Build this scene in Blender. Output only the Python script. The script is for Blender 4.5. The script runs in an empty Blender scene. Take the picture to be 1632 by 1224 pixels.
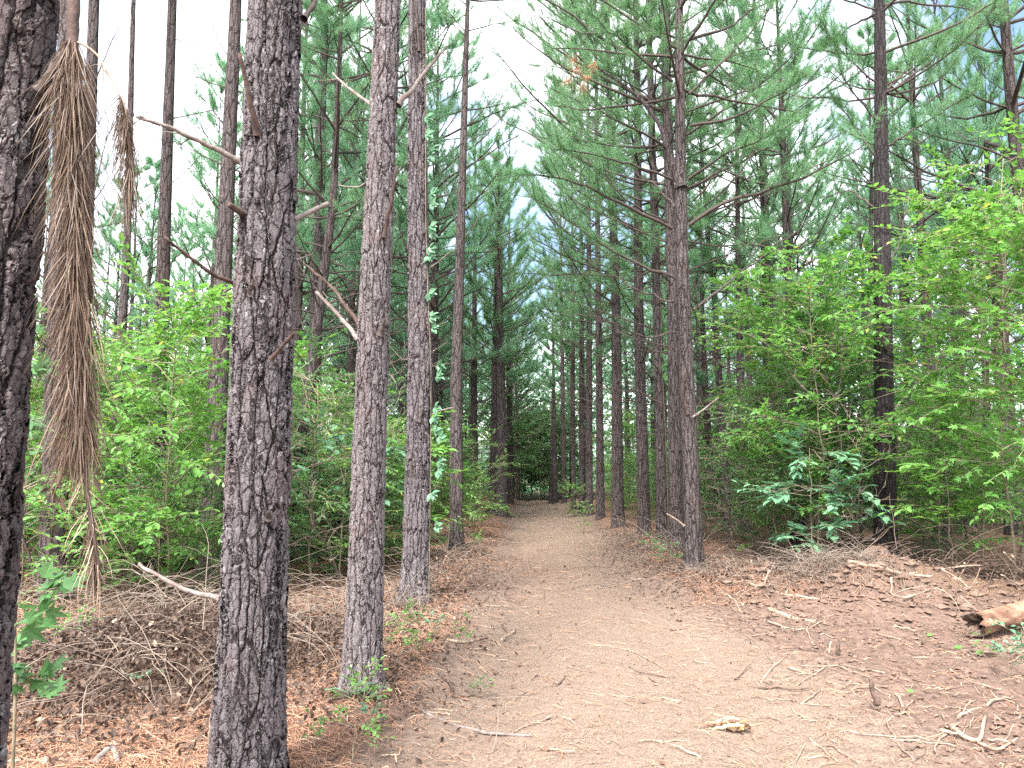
import bpy, math, random
import numpy as np
from mathutils import Vector
R = math.radians
sc = bpy.context.scene
COL = sc.collection

# ------------------------------------------------------------------ camera, sky, sun, exposure
CAMH, PITCH, FPX = 1.55, 6.65, 1226.0
cam = bpy.data.objects.new('camera', bpy.data.cameras.new('camera')); COL.objects.link(cam)
cam.location = (0, 0, CAMH); cam.rotation_euler = (R(90 + PITCH), 0, 0)
cam.data.sensor_width = 36; cam.data.lens = 36 * FPX / 1632; cam.data.clip_start = .05; cam.data.clip_end = 3000
sc.camera = cam
SUN_EL, SUN_AZ = 54, -160          # azimuth measured from the view direction, negative = left
wd = bpy.data.worlds.new('World'); sc.world = wd; wd.use_nodes = True
nt = wd.node_tree; bg = nt.nodes['Background']
sky = nt.nodes.new('ShaderNodeTexSky'); sky.sky_type = 'NISHITA'; sky.sun_disc = False
sky.sun_elevation = R(SUN_EL); sky.sun_rotation = R(SUN_AZ); sky.air_density = 1.0; sky.dust_density = 3.0; sky.ozone_density = 1.0
tcw = nt.nodes.new('ShaderNodeTexCoord'); cn = nt.nodes.new('ShaderNodeTexNoise'); cn.inputs['Scale'].default_value = 2.6; cn.inputs['Detail'].default_value = 6
nt.links.new(tcw.outputs['Generated'], cn.inputs['Vector'])                 # broken cloud over the blue
cr = nt.nodes.new('ShaderNodeMapRange'); cr.interpolation_type = 'SMOOTHSTEP'; nt.links.new(cn.outputs[0], cr.inputs[0]); cr.inputs[1].default_value = .40; cr.inputs[2].default_value = .56
cl = nt.nodes.new('ShaderNodeHueSaturation'); cl.inputs['Saturation'].default_value = .12; cl.inputs['Value'].default_value = 1.35; nt.links.new(sky.outputs[0], cl.inputs['Color'])
bl = nt.nodes.new('ShaderNodeHueSaturation'); bl.inputs['Saturation'].default_value = 1.0; bl.inputs['Value'].default_value = .55; nt.links.new(sky.outputs[0], bl.inputs['Color'])
cm = nt.nodes.new('ShaderNodeMix'); cm.data_type = 'RGBA'; nt.links.new(cr.outputs[0], cm.inputs[0]); nt.links.new(bl.outputs[0], cm.inputs[6]); nt.links.new(cl.outputs[0], cm.inputs[7])
nt.links.new(cm.outputs[2], bg.inputs[0]); bg.inputs[1].default_value = 0.135
sl = bpy.data.lights.new('sun', 'SUN'); sl.energy = 2.2; sl.angle = R(12); sl.color = (1, .95, .87)
sun = bpy.data.objects.new('sun', sl); COL.objects.link(sun)
sd = Vector((math.sin(R(SUN_AZ)) * math.cos(R(SUN_EL)), math.cos(R(SUN_AZ)) * math.cos(R(SUN_EL)), math.sin(R(SUN_EL))))
sun.rotation_euler = (-sd).to_track_quat('-Z', 'Y').to_euler(); sun.location = sd * 60
sc.view_settings.view_transform = 'Standard'; sc.view_settings.look = 'None'
sc.view_settings.exposure = 2.5; sc.view_settings.gamma = 1.0
sc.cycles.use_denoising = False; sc.cycles.max_bounces = 6; sc.cycles.diffuse_bounces = 4; sc.cycles.transmission_bounces = 4; sc.cycles.glossy_bounces = 2
sc.cycles.transparent_max_bounces = 4; sc.cycles.sample_clamp_indirect = 8

# ------------------------------------------------------------------ numpy helpers
def nrm(v): return v / (np.linalg.norm(v, axis=-1, keepdims=True) + 1e-9)
def _h(ix, iy, iz, seed):
    n = (ix.astype(np.int64) * 374761393 + iy.astype(np.int64) * 668265263 + iz.astype(np.int64) * 2147483647 + seed * 974634777) & 0xffffffff
    n = ((n ^ (n >> 13)) * 1274126177) & 0xffffffff
    n = n ^ (n >> 16)
    return (n & 0xffffff) / float(0xffffff)
def vnoise(x, y, z=None, seed=0):
    x, y = np.asarray(x, float), np.asarray(y, float)
    z = np.zeros_like(x) if z is None else np.asarray(z, float)
    ix, iy, iz = np.floor(x), np.floor(y), np.floor(z)
    fx, fy, fz = x - ix, y - iy, z - iz
    fx, fy, fz = fx * fx * (3 - 2 * fx), fy * fy * (3 - 2 * fy), fz * fz * (3 - 2 * fz)
    def L(a, b, t): return a + (b - a) * t
    if np.all(iz == 0) and np.all(fz == 0):
        return L(L(_h(ix, iy, iz, seed), _h(ix + 1, iy, iz, seed), fx), L(_h(ix, iy + 1, iz, seed), _h(ix + 1, iy + 1, iz, seed), fx), fy)
    a = L(L(_h(ix, iy, iz, seed), _h(ix + 1, iy, iz, seed), fx), L(_h(ix, iy + 1, iz, seed), _h(ix + 1, iy + 1, iz, seed), fx), fy)
    b = L(L(_h(ix, iy, iz + 1, seed), _h(ix + 1, iy, iz + 1, seed), fx), L(_h(ix, iy + 1, iz + 1, seed), _h(ix + 1, iy + 1, iz + 1, seed), fx), fy)
    return L(a, b, fz)
def fbm(x, y, o=3, seed=0, z=None):
    s, a, t = 0, .5, 0
    for i in range(o):
        s = s + a * vnoise(np.asarray(x) * 2 ** i + 17 * i, np.asarray(y) * 2 ** i - 9 * i, None if z is None else np.asarray(z) * 2 ** i, seed + i); t += a; a *= .5
    return s / t
def sstep(a, b, x):
    t = np.clip((x - a) / (b - a), 0, 1); return t * t * (3 - 2 * t)

class Geo:
    def __init__(s): s.v, s.q, s.t, s.n = [], [], [], 0
    def add(s, V, Q=None, T=None, m=0, smooth=True):
        V = np.asarray(V, float).reshape(-1, 3)
        if Q is not None and len(Q): s.q.append((np.asarray(Q).reshape(-1, 4) + s.n, m, smooth))
        if T is not None and len(T): s.t.append((np.asarray(T).reshape(-1, 3) + s.n, m, smooth))
        s.v.append(V); s.n += len(V); return s
    def mesh(s, name, mats):
        me = bpy.data.meshes.new(name); V = np.concatenate(s.v)
        me.vertices.add(len(V)); me.vertices.foreach_set('co', V.astype(np.float32).ravel())
        idx, tot, mi, sm = [], [], [], []
        for lst, k in ((s.q, 4), (s.t, 3)):
            for F, m, smt in lst:
                idx.append(F.ravel()); tot.append(np.full(len(F), k)); mi.append(np.full(len(F), m)); sm.append(np.full(len(F), smt))
        idx, tot, mi, sm = map(np.concatenate, (idx, tot, mi, sm))
        me.loops.add(len(idx)); me.loops.foreach_set('vertex_index', idx.astype(np.int32))
        me.polygons.add(len(tot)); st = np.concatenate([[0], np.cumsum(tot)[:-1]])
        me.polygons.foreach_set('loop_start', st.astype(np.int32))
        me.polygons.foreach_set('material_index', mi.astype(np.int32)); me.polygons.foreach_set('use_smooth', sm)
        for m in (mats if isinstance(mats, (list, tuple)) else [mats]): me.materials.append(m)
        me.update(calc_edges=True); return me
    def build(s, name, mats, parent=None): return link(name, s.mesh(name, mats), parent)

def link(name, me, parent=None):
    o = bpy.data.objects.new(name, me); COL.objects.link(o)
    if parent is not None: o.parent = parent
    return o
def empty(name, loc=(0, 0, 0)):
    o = bpy.data.objects.new(name, None); COL.objects.link(o); o.location = loc; o.empty_display_size = .2; return o
def tag(o, label=None, cat=None, group=None, kind=None):
    for k, v in (('label', label), ('category', cat), ('group', group), ('kind', kind)):
        if v: o[k] = v
    return o
def copy_tree(o, parent=None, kids=None):
    c = o.copy(); COL.objects.link(c)
    if parent is not None: c.parent = parent
    for ch in o.children: copy_tree(ch, c)
    return c

def tubes(P, Rr, k=5, cap=True):
    """batch of tubes: P (M,n,3), Rr (M,n)"""
    P = np.asarray(P, float); Rr = np.asarray(Rr, float)
    if P.ndim == 2: P, Rr = P[None], Rr[None]
    if cap:
        P = np.concatenate([P, P[:, -1:] + (P[:, -1:] - P[:, -2:-1]) * 1e-3], 1); Rr = np.concatenate([Rr, Rr[:, -1:] * .02], 1)
    M, n, _ = P.shape
    T = nrm(np.gradient(P, axis=1)); mean = nrm(P[:, -1] - P[:, 0])
    ref = np.eye(3)[np.argmin(np.abs(mean), axis=1)][:, None, :]
    U = nrm(np.cross(T, ref)); W = np.cross(T, U)
    a = np.arange(k) * 2 * np.pi / k
    V = P[:, :, None, :] + Rr[:, :, None, None] * (np.cos(a)[None, None, :, None] * U[:, :, None, :] + np.sin(a)[None, None, :, None] * W[:, :, None, :])
    i = np.arange(n - 1)[:, None] * k; j = np.arange(k)[None]; j2 = (j + 1) % k
    q = np.stack([i + j, i + j2, i + k + j2, i + k + j], -1).reshape(-1, 4)
    Q = (np.arange(M) * n * k)[:, None, None] + q[None]
    return V.reshape(-1, 3), Q.reshape(-1, 4)
def blades(B, D, L, w, rng, seg=1, bend=None):
    """thin needle strips"""
    N = len(B); D = nrm(D); S = nrm(np.cross(D, rng.normal(size=(N, 3)))) * (np.broadcast_to(w, (N,))[:, None] / 2)
    L = np.broadcast_to(L, (N,))[:, None]
    if bend is None: bend = np.zeros((N, 3))
    if seg == 1:
        V = np.stack([B - S, B + S, B + D * L + bend * L], 1); return V.reshape(-1, 3), None, np.arange(N * 3).reshape(-1, 3)
    rows = []
    for i in range(seg):
        t = i / seg; c = B + D * L * t + bend * L * t * t; f = 1 - .5 * t
        rows += [c - S * f, c + S * f]
    rows.append(B + D * L + bend * L); V = np.stack(rows, 1); nv = 2 * seg + 1; o = (np.arange(N) * nv)[:, None]
    Q = np.concatenate([o + np.array([2 * i, 2 * i + 1, 2 * i + 3, 2 * i + 2]) for i in range(seg - 1)])
    T = o + np.array([2 * seg - 2, 2 * seg - 1, 2 * seg])
    return V.reshape(-1, 3), Q, T
LEAF4 = (np.array([[0, 0, 0], [-.3, .42, .07], [0, 1, -.06], [.3, .42, .07]]), np.array([[0, 2, 1], [0, 3, 2]]))
LEAF8 = (np.array([[0, 0, 0], [-.24, .22, .05], [-.3, .48, .06], [-.17, .78, .02], [0, 1.05, -.12], [.17, .78, .02], [.3, .48, .06], [.24, .22, .05], [0, .5, -.02]]),
         np.array([[0, 8, 1], [1, 8, 2], [2, 8, 3], [3, 8, 4], [4, 8, 5], [5, 8, 6], [6, 8, 7], [7, 8, 0]]))
NARROW = (LEAF4[0] * [.55, 1.1, 1], LEAF4[1])
def _lobed():
    pts = [(0, 0)]
    for a, r in ((-100, .42), (-82, .2), (-50, .62), (-26, .3), (0, .8), (26, .3), (50, .62), (82, .2), (100, .42)):
        pts.append((math.sin(R(a)) * r, .28 + math.cos(R(a)) * r))
    pts.append((0, .3)); V = np.array([[x, y, .12 * abs(x) - .25 * max(0, y - .4) ** 2] for x, y in pts]); n = len(pts) - 1
    return V, np.array([[i, n, (i + 1) % n] for i in range(n)])
LOBED = _lobed()
def leaves(P, along, normal, size, tmpl):
    Y = nrm(along); X = nrm(np.cross(Y, normal)); Z = np.cross(X, Y)
    V0, T0 = tmpl; N = len(P); s = np.broadcast_to(size, (N,))[:, None, None]
    V = P[:, None, :] + s * (V0[None, :, 0:1] * X[:, None] + V0[None, :, 1:2] * Y[:, None] + V0[None, :, 2:3] * Z[:, None])
    T = (np.arange(N) * len(V0))[:, None, None] + T0[None]
    return V.reshape(-1, 3), None, T.reshape(-1, 3)

# ------------------------------------------------------------------ camera <-> place
_p = R(PITCH); _F = np.array([0, math.cos(_p), math.sin(_p)]); _U = np.array([0, -math.sin(_p), math.cos(_p)])
def ray(px, py): d = _F * FPX + np.array([1., 0, 0]) * (px - 816) - _U * (py - 612); return d / d[1]
def at(px, py, d): return np.array([0, 0, CAMH]) + ray(px, py) * d
def xc(y): return .62 + .0237 * np.asarray(y, float)              # middle line of the path
def ground_h(x, y, fine=True):
    x, y = np.asarray(x, float), np.asarray(y, float)
    u = x - xc(y)
    h = .16 * (fbm(x * .25, y * .25, 2, 5) - .5) * sstep(1.5, 5, np.abs(u))
    ex = .25 * (fbm(x * .6, y * .6, 2, 9) - .5)
    h = h + (.10 * np.exp(-((u + 1.75 + ex) / .42) ** 2) * sstep(4, 7, y) + .13 * np.exp(-((u - 1.85 - ex) / .5) ** 2) * sstep(8, 10.5, y)) * (.5 + fbm(x * 1.3, y * 1.3, 2, 21))
    h = h + .035 * sstep(1.4, 2.4, -u)
    h = h - .05 * (np.exp(-((u - .75) / .3) ** 2) + np.exp(-((u + .75) / .3) ** 2)) * (.6 + .8 * fbm(x, y * .3, 2, 31))
    mx = ((x - 4.45) / 1.35); my = ((y - 10.1) / .95)
    h = h + .44 * np.exp(-(mx ** 2 + my ** 2)) * (.6 + .8 * fbm(x * 1.6, y * 1.6, 3, 41))
    h = h + .42 * np.exp(-(mx ** 2 + my ** 2) * .8) * (fbm(x * 2.9, y * 2.9, 3, 47) - .5)
    h = h + .14 * np.exp(-(((x - 3.1) / .7) ** 2 + ((y - 9.9) / .55) ** 2)) * (.6 + .8 * fbm(x * 2, y * 2, 2, 44))
    h = h + .25 * np.exp(-(((x - 7.3) / 1.5) ** 2 + ((y - 9.6) / .9) ** 2))
    h = h - .05 * np.exp(-(((x - 4.5) / 2) ** 2 + ((y - 7.6) / 1.2) ** 2))
    if fine:
        near = 1 - sstep(14, 26, y)
        soil = .35 + .65 * sstep(.8, 2.2, u) * (1 - sstep(9.5, 11, y))
        c = fbm(x * 7, y * 7, 3, 55); c2 = fbm(x * 19, y * 19, 2, 66)
        h = h + near * soil * (.085 * (c - .5) + .045 * np.maximum(c2 - .5, -.1))
    return h
_tt = 1.2 * np.exp(np.linspace(0, math.log(75), 260))
def G(px, py, lift=0.):
    d = ray(px, py); f = CAMH + d[2] * _tt - ground_h(d[0] * _tt, _tt, False); k = int(np.argmax(f < 0)) if (f < 0).any() else 259
    k = max(k, 1); a, b = f[k - 1], f[k]; t = _tt[k - 1] + (_tt[k] - _tt[k - 1]) * float(np.clip(a / (a - b + 1e-9), 0, 1))
    p = np.array([0, 0, CAMH]) + d * t; p[2] = float(ground_h(p[0], p[1])) + lift; return p

# ------------------------------------------------------------------ materials
class NT:
    def __init__(s, name):
        s.m = bpy.data.materials.new(name); s.m.use_nodes = True; s.t = s.m.node_tree; s.b = s.t.nodes['Principled BSDF']; s.out = s.t.nodes['Material Output']
    def n(s, typ, **kw):
        nd = s.t.nodes.new('ShaderNode' + typ)
        for k, v in kw.items():
            if k.startswith('i_'): s.put(nd.inputs[k[2:].replace('_', ' ')], v)
            elif k[:2] == 'n_': s.put(nd.inputs[int(k[2:])], v)
            else: setattr(nd, k, v)
        return nd
    def put(s, sock, v):
        if hasattr(v, 'is_linked') or hasattr(v, 'links'): s.t.links.new(v, sock)
        else: sock.default_value = v
    def math(s, op, a, b=0., c=None):
        kw = dict(n_0=a, n_1=b)
        if c is not None: kw['n_2'] = c
        return s.n('Math', operation=op, **kw).outputs[0]
    def mr(s, v, a, b, c=0., d=1., smooth=True):
        return s.n('MapRange', interpolation_type='SMOOTHSTEP' if smooth else 'LINEAR', n_0=v, n_1=a, n_2=b, n_3=c, n_4=d).outputs[0]
    def mix(s, f, a, b):
        nd = s.t.nodes.new('ShaderNodeMix'); nd.data_type = 'RGBA'
        s.put(nd.inputs[0], f); s.put(nd.inputs[6], a if hasattr(a, 'links') else (*a, 1)); s.put(nd.inputs[7], b if hasattr(b, 'links') else (*b, 1)); return nd.outputs[2]
    def noise(s, vec, scale, detail=3, rough=.55): return s.n('TexNoise', i_Vector=vec, i_Scale=scale, i_Detail=detail, i_Roughness=rough)
    def objvec(s, rand=True):
        v = s.n('TexCoord').outputs['Object']
        if not rand: return v
        r = s.n('ObjectInfo').outputs['Random']
        off = s.n('VectorMath', operation='SCALE', n_0=(37., 53., 71.)); s.put(off.inputs['Scale'], r)
        return s.n('VectorMath', operation='ADD', n_0=v, n_1=off.outputs[0]).outputs[0]
    def col(s, c): s.put(s.b.inputs['Base Color'], c if hasattr(c, 'links') else (*c, 1))
    def rough(s, r, spec=.3): s.put(s.b.inputs['Roughness'], r); s.b.inputs['Specular IOR Level'].default_value = spec
    def bump(s, h, dist, strength=1.):
        b = s.n('Bump', i_Height=h, i_Distance=dist, i_Strength=strength); s.t.links.new(b.outputs[0], s.b.inputs['Normal'])

def bark(name, plate, fissure, lichen, scale=24., disp=.017, method='BUMP'):
    s = NT(name); v = s.objvec()
    w = s.noise(v, 16, 3, .6)
    wv = s.n('VectorMath', operation='MULTIPLY_ADD', n_0=w.outputs['Color'], n_1=(.035, .035, .05), n_2=v).outputs[0]
    m = s.n('VectorMath', operation='MULTIPLY', n_0=wv, n_1=(1, 1, .4)).outputs[0]
    m2 = s.n('VectorMath', operation='MULTIPLY', n_0=wv, n_1=(1, 1, .5)).outputs[0]
    m3 = s.n('VectorMath', operation='MULTIPLY', n_0=wv, n_1=(1, 1, .14)).outputs[0]
    el = s.n('TexVoronoi', feature='DISTANCE_TO_EDGE', i_Vector=m3, i_Scale=scale * .85).outputs['Distance']
    e = s.n('TexVoronoi', feature='DISTANCE_TO_EDGE', i_Vector=m, i_Scale=scale).outputs['Distance']
    c1 = s.n('TexVoronoi', feature='F1', i_Vector=m, i_Scale=scale).outputs['Color']
    c2 = s.n('TexVoronoi', feature='F1', i_Vector=m2, i_Scale=scale * 2.2).outputs['Color']
    e2 = s.n('TexVoronoi', feature='DISTANCE_TO_EDGE', i_Vector=m2, i_Scale=scale * 2.2).outputs['Distance']
    r1 = s.n('SeparateColor', n_0=c1).outputs[0]; r2c = s.n('SeparateColor', n_0=c2); r2, r3 = r2c.outputs[0], r2c.outputs[1]
    fine = s.noise(wv, 150, 3, .65).outputs[0]; mid = s.noise(wv, 45, 3, .6).outputs[0]
    fur = s.mr(s.math('MULTIPLY_ADD', mid, .06, el), .035, .15)
    crk = s.math('MULTIPLY_ADD', s.mr(e, 0, .06), .6, .4)
    plt = s.math('MULTIPLY', fur, crk)
    fl = s.math('MULTIPLY', s.mr(e2, 0, .08), s.math('MULTIPLY_ADD', r2, .75, .25))
    hgt = s.math('MULTIPLY_ADD', plt, .5, s.math('MULTIPLY_ADD', s.math('MULTIPLY', plt, r1), .14, s.math('MULTIPLY_ADD', fl, .26, s.math('MULTIPLY', fine, .14))))
    big = s.noise(v, 2.3, 3).outputs[0]
    tone = s.math('MULTIPLY_ADD', r1, .2, s.math('MULTIPLY_ADD', r3, .3, s.math('MULTIPLY_ADD', mid, .35, s.math('MULTIPLY', big, .25))))
    pc = s.mix(tone, tuple(x * .6 for x in plate), tuple(min(1, x * 1.35) for x in plate))
    pc = s.mix(s.math('MULTIPLY', s.mr(big, .52, .7), .45), pc, (plate[0] * .95, plate[1] * .72, plate[2] * .62))
    lic = s.math('MULTIPLY', s.mr(s.math('ADD', s.math('MULTIPLY', s.noise(wv, 26, 4, .7).outputs[0], .7), s.math('MULTIPLY', r2, .32)), .58, .74), s.mr(s.noise(v, 1.5, 2).outputs[0], .4, .62))
    pc = s.mix(s.math('MULTIPLY', lic, .7), pc, lichen)
    col = s.mix(s.mr(plt, .12, .5), fissure, pc)
    s.col(col); s.rough(.85, .2)
    if method == 'BUMP':
        s.bump(hgt, disp * 1.2, 1.)
    else:
        d = s.n('Displacement', i_Height=hgt, i_Midlevel=.55, i_Scale=disp); s.t.links.new(d.outputs[0], s.out.inputs['Displacement']); s.m.displacement_method = 'BOTH'
    return s.m
PLATE, FISS, LICH = (.112, .098, .103), (.020, .015, .015), (.31, .305, .32)
M_bark_near = bark('pine_bark_near', PLATE, FISS, LICH, 22, .036, 'BOTH')
M_bark_dark = bark('dark_pine_bark', (.085, .071, .072), (.018, .013, .013), (.23, .225, .23), 20, .032, 'BOTH')
M_bark_pale = bark('pale_pine_bark', (.125, .108, .112), (.023, .017, .017), (.31, .30, .31), 27, .024, 'BOTH')
M_bark = bark('pine_bark', (.085, .069, .069), (.022, .016, .016), (.20, .188, .19), 22, .03)
M_bark_shade = bark('shaded_pine_bark', (.034, .028, .03), (.012, .009, .009), (.07, .066, .068), 20, .03)  # darker bark copy: shade of the woods put into the trunk's colour
M_bark_far = bark('pine_bark_far', (.062, .05, .049), (.02, .015, .014), (.12, .11, .11), 18, .03)

def simple(name, a, b, scale=12., rough=.8, bump=.002, c=None, stretch=None, isl=False):
    s = NT(name); v = s.objvec()
    if stretch: v = s.n('VectorMath', operation='MULTIPLY', n_0=v, n_1=stretch).outputs[0]
    n = s.noise(v, scale, 4, .62).outputs[0]; f = s.mr(n, .3, .7)
    if isl: f = s.math('MULTIPLY_ADD', f, .4, s.math('MULTIPLY', s.n('NewGeometry').outputs['Random Per Island'], .6))
    col = s.mix(f, a, b)
    if c: col = s.mix(s.mr(s.noise(v, scale * .27, 2).outputs[0], .5, .68), col, c)
    s.col(col); s.rough(rough, .25)
    if bump: s.bump(s.noise(v, scale * 4, 4, .6).outputs[0], bump)
    return s.m
M_limb = simple('dark_limb', (.036, .027, .025), (.085, .066, .06), 30, .85, .004)
M_snag = simple('weathered_snag', (.10, .082, .075), (.22, .19, .175), 25, .85, .003, (.12, .09, .08))
M_redsnag = simple('reddish_snag', (.045, .03, .026), (.105, .07, .06), 25, .85, .003)
M_stick = simple('tan_stick', (.17, .118, .09), (.34, .26, .20), 22, .8, .003, (.19, .12, .09))
M_darkstick = simple('dark_stick', (.05, .033, .027), (.13, .09, .07), 22, .85, .004)
M_palestick = simple('pale_stick', (.155, .115, .09), (.275, .22, .175), 22, .75, .003, (.17, .12, .09))
M_rot = simple('rotten_wood', (.085, .042, .028), (.25, .15, .10), 16, .9, .012, (.05, .026, .018), (.22, .6, 1))
M_chunk = simple('decayed_wood', (.22, .11, .05), (.50, .34, .18), 14, .9, .008, (.6, .5, .36))

def leafmat(name, a, b, c=None, trans=.38, rough=.45, haze=0):
    s = NT(name); isl = s.n('NewGeometry').outputs['Random Per Island']; rnd = s.n('ObjectInfo').outputs['Random']
    col = s.mix(s.math('MULTIPLY_ADD', isl, .65, s.math('MULTIPLY', rnd, .35)), a, b)
    if c: col = s.mix(s.mr(isl, .975, .985), col, c)
    s.col(col); s.rough(rough, .35)
    tr = s.n('BsdfTranslucent'); s.put(tr.inputs[0], s.n('HueSaturation', i_Hue=.485, i_Saturation=1.1, i_Value=1.35, i_Color=col).outputs[0])
    mx = s.n('MixShader'); mx.inputs[0].default_value = trans
    s.t.links.new(s.b.outputs[0], mx.inputs[1]); s.t.links.new(tr.outputs[0], mx.inputs[2]); s.t.links.new(mx.outputs[0], s.out.inputs['Surface']); return s.m
M_needle = leafmat('pine_needles', (.10, .215, .105), (.18, .345, .175), (.26, .17, .10), .5, .5)
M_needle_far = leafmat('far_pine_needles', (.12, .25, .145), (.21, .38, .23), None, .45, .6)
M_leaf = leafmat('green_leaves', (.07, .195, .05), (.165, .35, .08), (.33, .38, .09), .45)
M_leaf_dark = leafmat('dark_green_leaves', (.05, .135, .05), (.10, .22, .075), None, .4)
M_leaf_blue = leafmat('bluish_leaves', (.07, .17, .10), (.14, .27, .16), None, .3, .35)
M_deadneedle = leafmat('dead_needles', (.035, .022, .016), (.135, .087, .058), (.28, .2, .135), .06, .55)
M_deadleaf = leafmat('dead_leaves', (.032, .021, .017), (.12, .076, .055), (.3, .22, .16), .1, .7)
M_straw = leafmat('pine_straw', (.19, .092, .055), (.35, .21, .14), (.45, .34, .24), .1, .65)
M_twig = simple('grey_twig', (.085, .066, .054), (.25, .20, .165), 18, .85, .002, None, None, True)
M_greenstem = simple('sapling_stem', (.12, .10, .07), (.22, .19, .13), 20, .8, .002)
M_clod = simple('soil_clod', (.085, .055, .043), (.165, .112, .087), 30, .95, .004, None, None, True)
M_chip = simple('wood_chip', (.10, .068, .05), (.38, .28, .21), 10, .85, 0, None, None, True)

def ground_mat():
    s = NT('forest_floor'); v = s.n('TexCoord').outputs['Object']
    at_ = s.n('Attribute', attribute_name='cover'); sep = s.n('SeparateColor', n_0=at_.outputs['Color'])
    straw, pale, humus_shade = sep.outputs[0], sep.outputs[1], sep.outputs[2]
    n1 = s.noise(v, 2.2, 5, .6).outputs[0]; n2 = s.noise(v, 14, 5, .65).outputs[0]; n3 = s.noise(v, 60, 4, .7).outputs[0]; n4 = s.noise(v, 170, 3, .7).outputs[0]
    soil = s.mix(s.mr(n2, .3, .7), (.066, .043, .036), (.135, .092, .074))
    soil = s.mix(s.math('MULTIPLY', s.mr(n3, .35, .72), .55), soil, (.18, .124, .099))
    pl = s.mix(s.mr(n3, .35, .65), (.122, .088, .069), (.205, .151, .118))
    f = s.mr(s.math('ADD', pale, s.math('MULTIPLY', s.math('SUBTRACT', n2, .5), 1.1)), .25, .75)
    col = s.mix(f, soil, pl)
    # brushed streaks of fallen needles: stretched noise in two directions
    def streak(rot, sc_):
        mp = s.n('Mapping', i_Vector=v); mp.inputs['Rotation'].default_value = (0, 0, rot); mp.inputs['Scale'].default_value = (sc_, sc_ * .07, 1)
        return s.noise(mp.outputs[0], 1, 3, .7).outputs[0]
    st = s.math('MAXIMUM', s.math('MAXIMUM', streak(.5, 150), streak(-.9, 130)), streak(1.7, 140))
    sc1 = s.mix(s.mr(st, .45, .72), (.085, .044, .031), (.25, .15, .105))
    sc1 = s.mix(s.mr(n1, .4, .7), sc1, s.mix(.5, sc1, (.175, .112, .082)))
    fs = s.mr(s.math('ADD', straw, s.math('MULTIPLY', s.math('SUBTRACT', s.math('MULTIPLY_ADD', n2, .6, s.math('MULTIPLY', n1, .4)), .5), 1.4)), .3, .7)
    col = s.mix(fs, col, sc1)
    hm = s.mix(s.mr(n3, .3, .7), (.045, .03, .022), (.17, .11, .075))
    col = s.mix(s.mr(s.math('ADD', humus_shade, s.math('MULTIPLY', s.math('SUBTRACT', n2, .5), 1.2)), .35, .75), col, hm)
    s.col(col); s.rough(.95, .12)
    hb = s.math('MULTIPLY_ADD', n2, .5, s.math('MULTIPLY_ADD', n3, .26, s.math('MULTIPLY_ADD', n4, .12, s.math('MULTIPLY', st, s.math('MULTIPLY', fs, .25)))))
    s.bump(hb, .03, 1.); return s.m

# ------------------------------------------------------------------ the ground
def axis_pts(lo, hi, step, far_lo, far_hi, g=1.10):
    a = list(np.arange(lo, hi, step)); s, x = step, hi
    while x < far_hi: a.append(x); s *= g; x += s
    a.append(far_hi); s, x, b = step, lo, []
    while x > far_lo: s *= g; x -= s; b.append(x)
    return np.array(sorted(set(b + a)))
xs = axis_pts(-6.5, 8.5, .036, -220, 220); ys = axis_pts(2.4, 14, .036, -60, 260, 1.045)
gx, gy = np.meshgrid(xs, ys)
gz = ground_h(gx, gy); ny, nx = gx.shape
ii = np.arange(ny - 1)[:, None] * nx + np.arange(nx - 1)[None]
gg = Geo().add(np.stack([gx, gy, gz], -1), np.stack([ii, ii + 1, ii + nx + 1, ii + nx], -1))
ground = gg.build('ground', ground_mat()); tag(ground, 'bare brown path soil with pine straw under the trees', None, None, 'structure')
u = gx - xc(gy); wob = .9 * (fbm(gx * .9, gy * .9, 3, 71) - .5)
def cover_fn(x, y):
    u = x - xc(y); wob = .9 * (fbm(x * .9, y * .9, 3, 71) - .5)
    straw = sstep(1.15, 1.75, -u + wob) + .9 * sstep(1.35, 1.9, u + wob) * sstep(8.6, 10.2, y + wob) * (1 - sstep(3.1, 4.2, u))
    straw = np.clip(straw, 0, 1)
    hum_shade = np.clip(sstep(2.6, 4.6, u + wob) * sstep(10.2, 11.4, y) + sstep(4.6, 6.6, u) * sstep(8.8, 9.6, y) + .9 * sstep(3.2, 6.5, -u + wob) * sstep(6, 9, y), 0, 1)
    brush = np.exp(-(((x + 2.7) / 1.5) ** 2 + ((y - 6.6) / 1.6) ** 2)); hum_shade = np.clip(hum_shade + .9 * brush, 0, 1)
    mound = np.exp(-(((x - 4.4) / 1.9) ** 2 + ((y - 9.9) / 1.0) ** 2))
    hum_shade = np.clip(hum_shade * (1 - mound) + .55 * mound + .75 * np.exp(-(((x - 7) / 1.4) ** 2 + ((y - 9.6) / .9) ** 2)), 0, 1)  # dark mound soil, plus shade at the root tangle put into the colour
    hum_shade = np.clip(hum_shade + .4 * sstep(.58, .74, fbm(x * 1.1, y * .55, 3, 191)) * sstep(7.5, 10, y) * (1 - sstep(24, 34, y)), 0, 1)
    pale = np.clip((1 - np.abs(u - .1) / 2.1), 0, 1) ** .6 * (.6 + .4 * (1 - sstep(7, 12, y))) * (.55 + .9 * fbm(x * .8, y * .35, 2, 91))
    pale = np.maximum(pale, .85 * sstep(9, 20, y) * np.clip(1.6 - np.abs(u) / 1.2, 0, 1))
    straw = straw * (1 - .85 * np.clip(brush * 1.3, 0, 1))
    return straw, np.clip(pale, 0, 1), hum_shade
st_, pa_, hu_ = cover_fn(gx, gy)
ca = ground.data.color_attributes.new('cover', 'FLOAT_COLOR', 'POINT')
ca.data.foreach_set('color', np.stack([st_, pa_, hu_, np.ones_like(st_)], -1).astype(np.float32).ravel())

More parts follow.
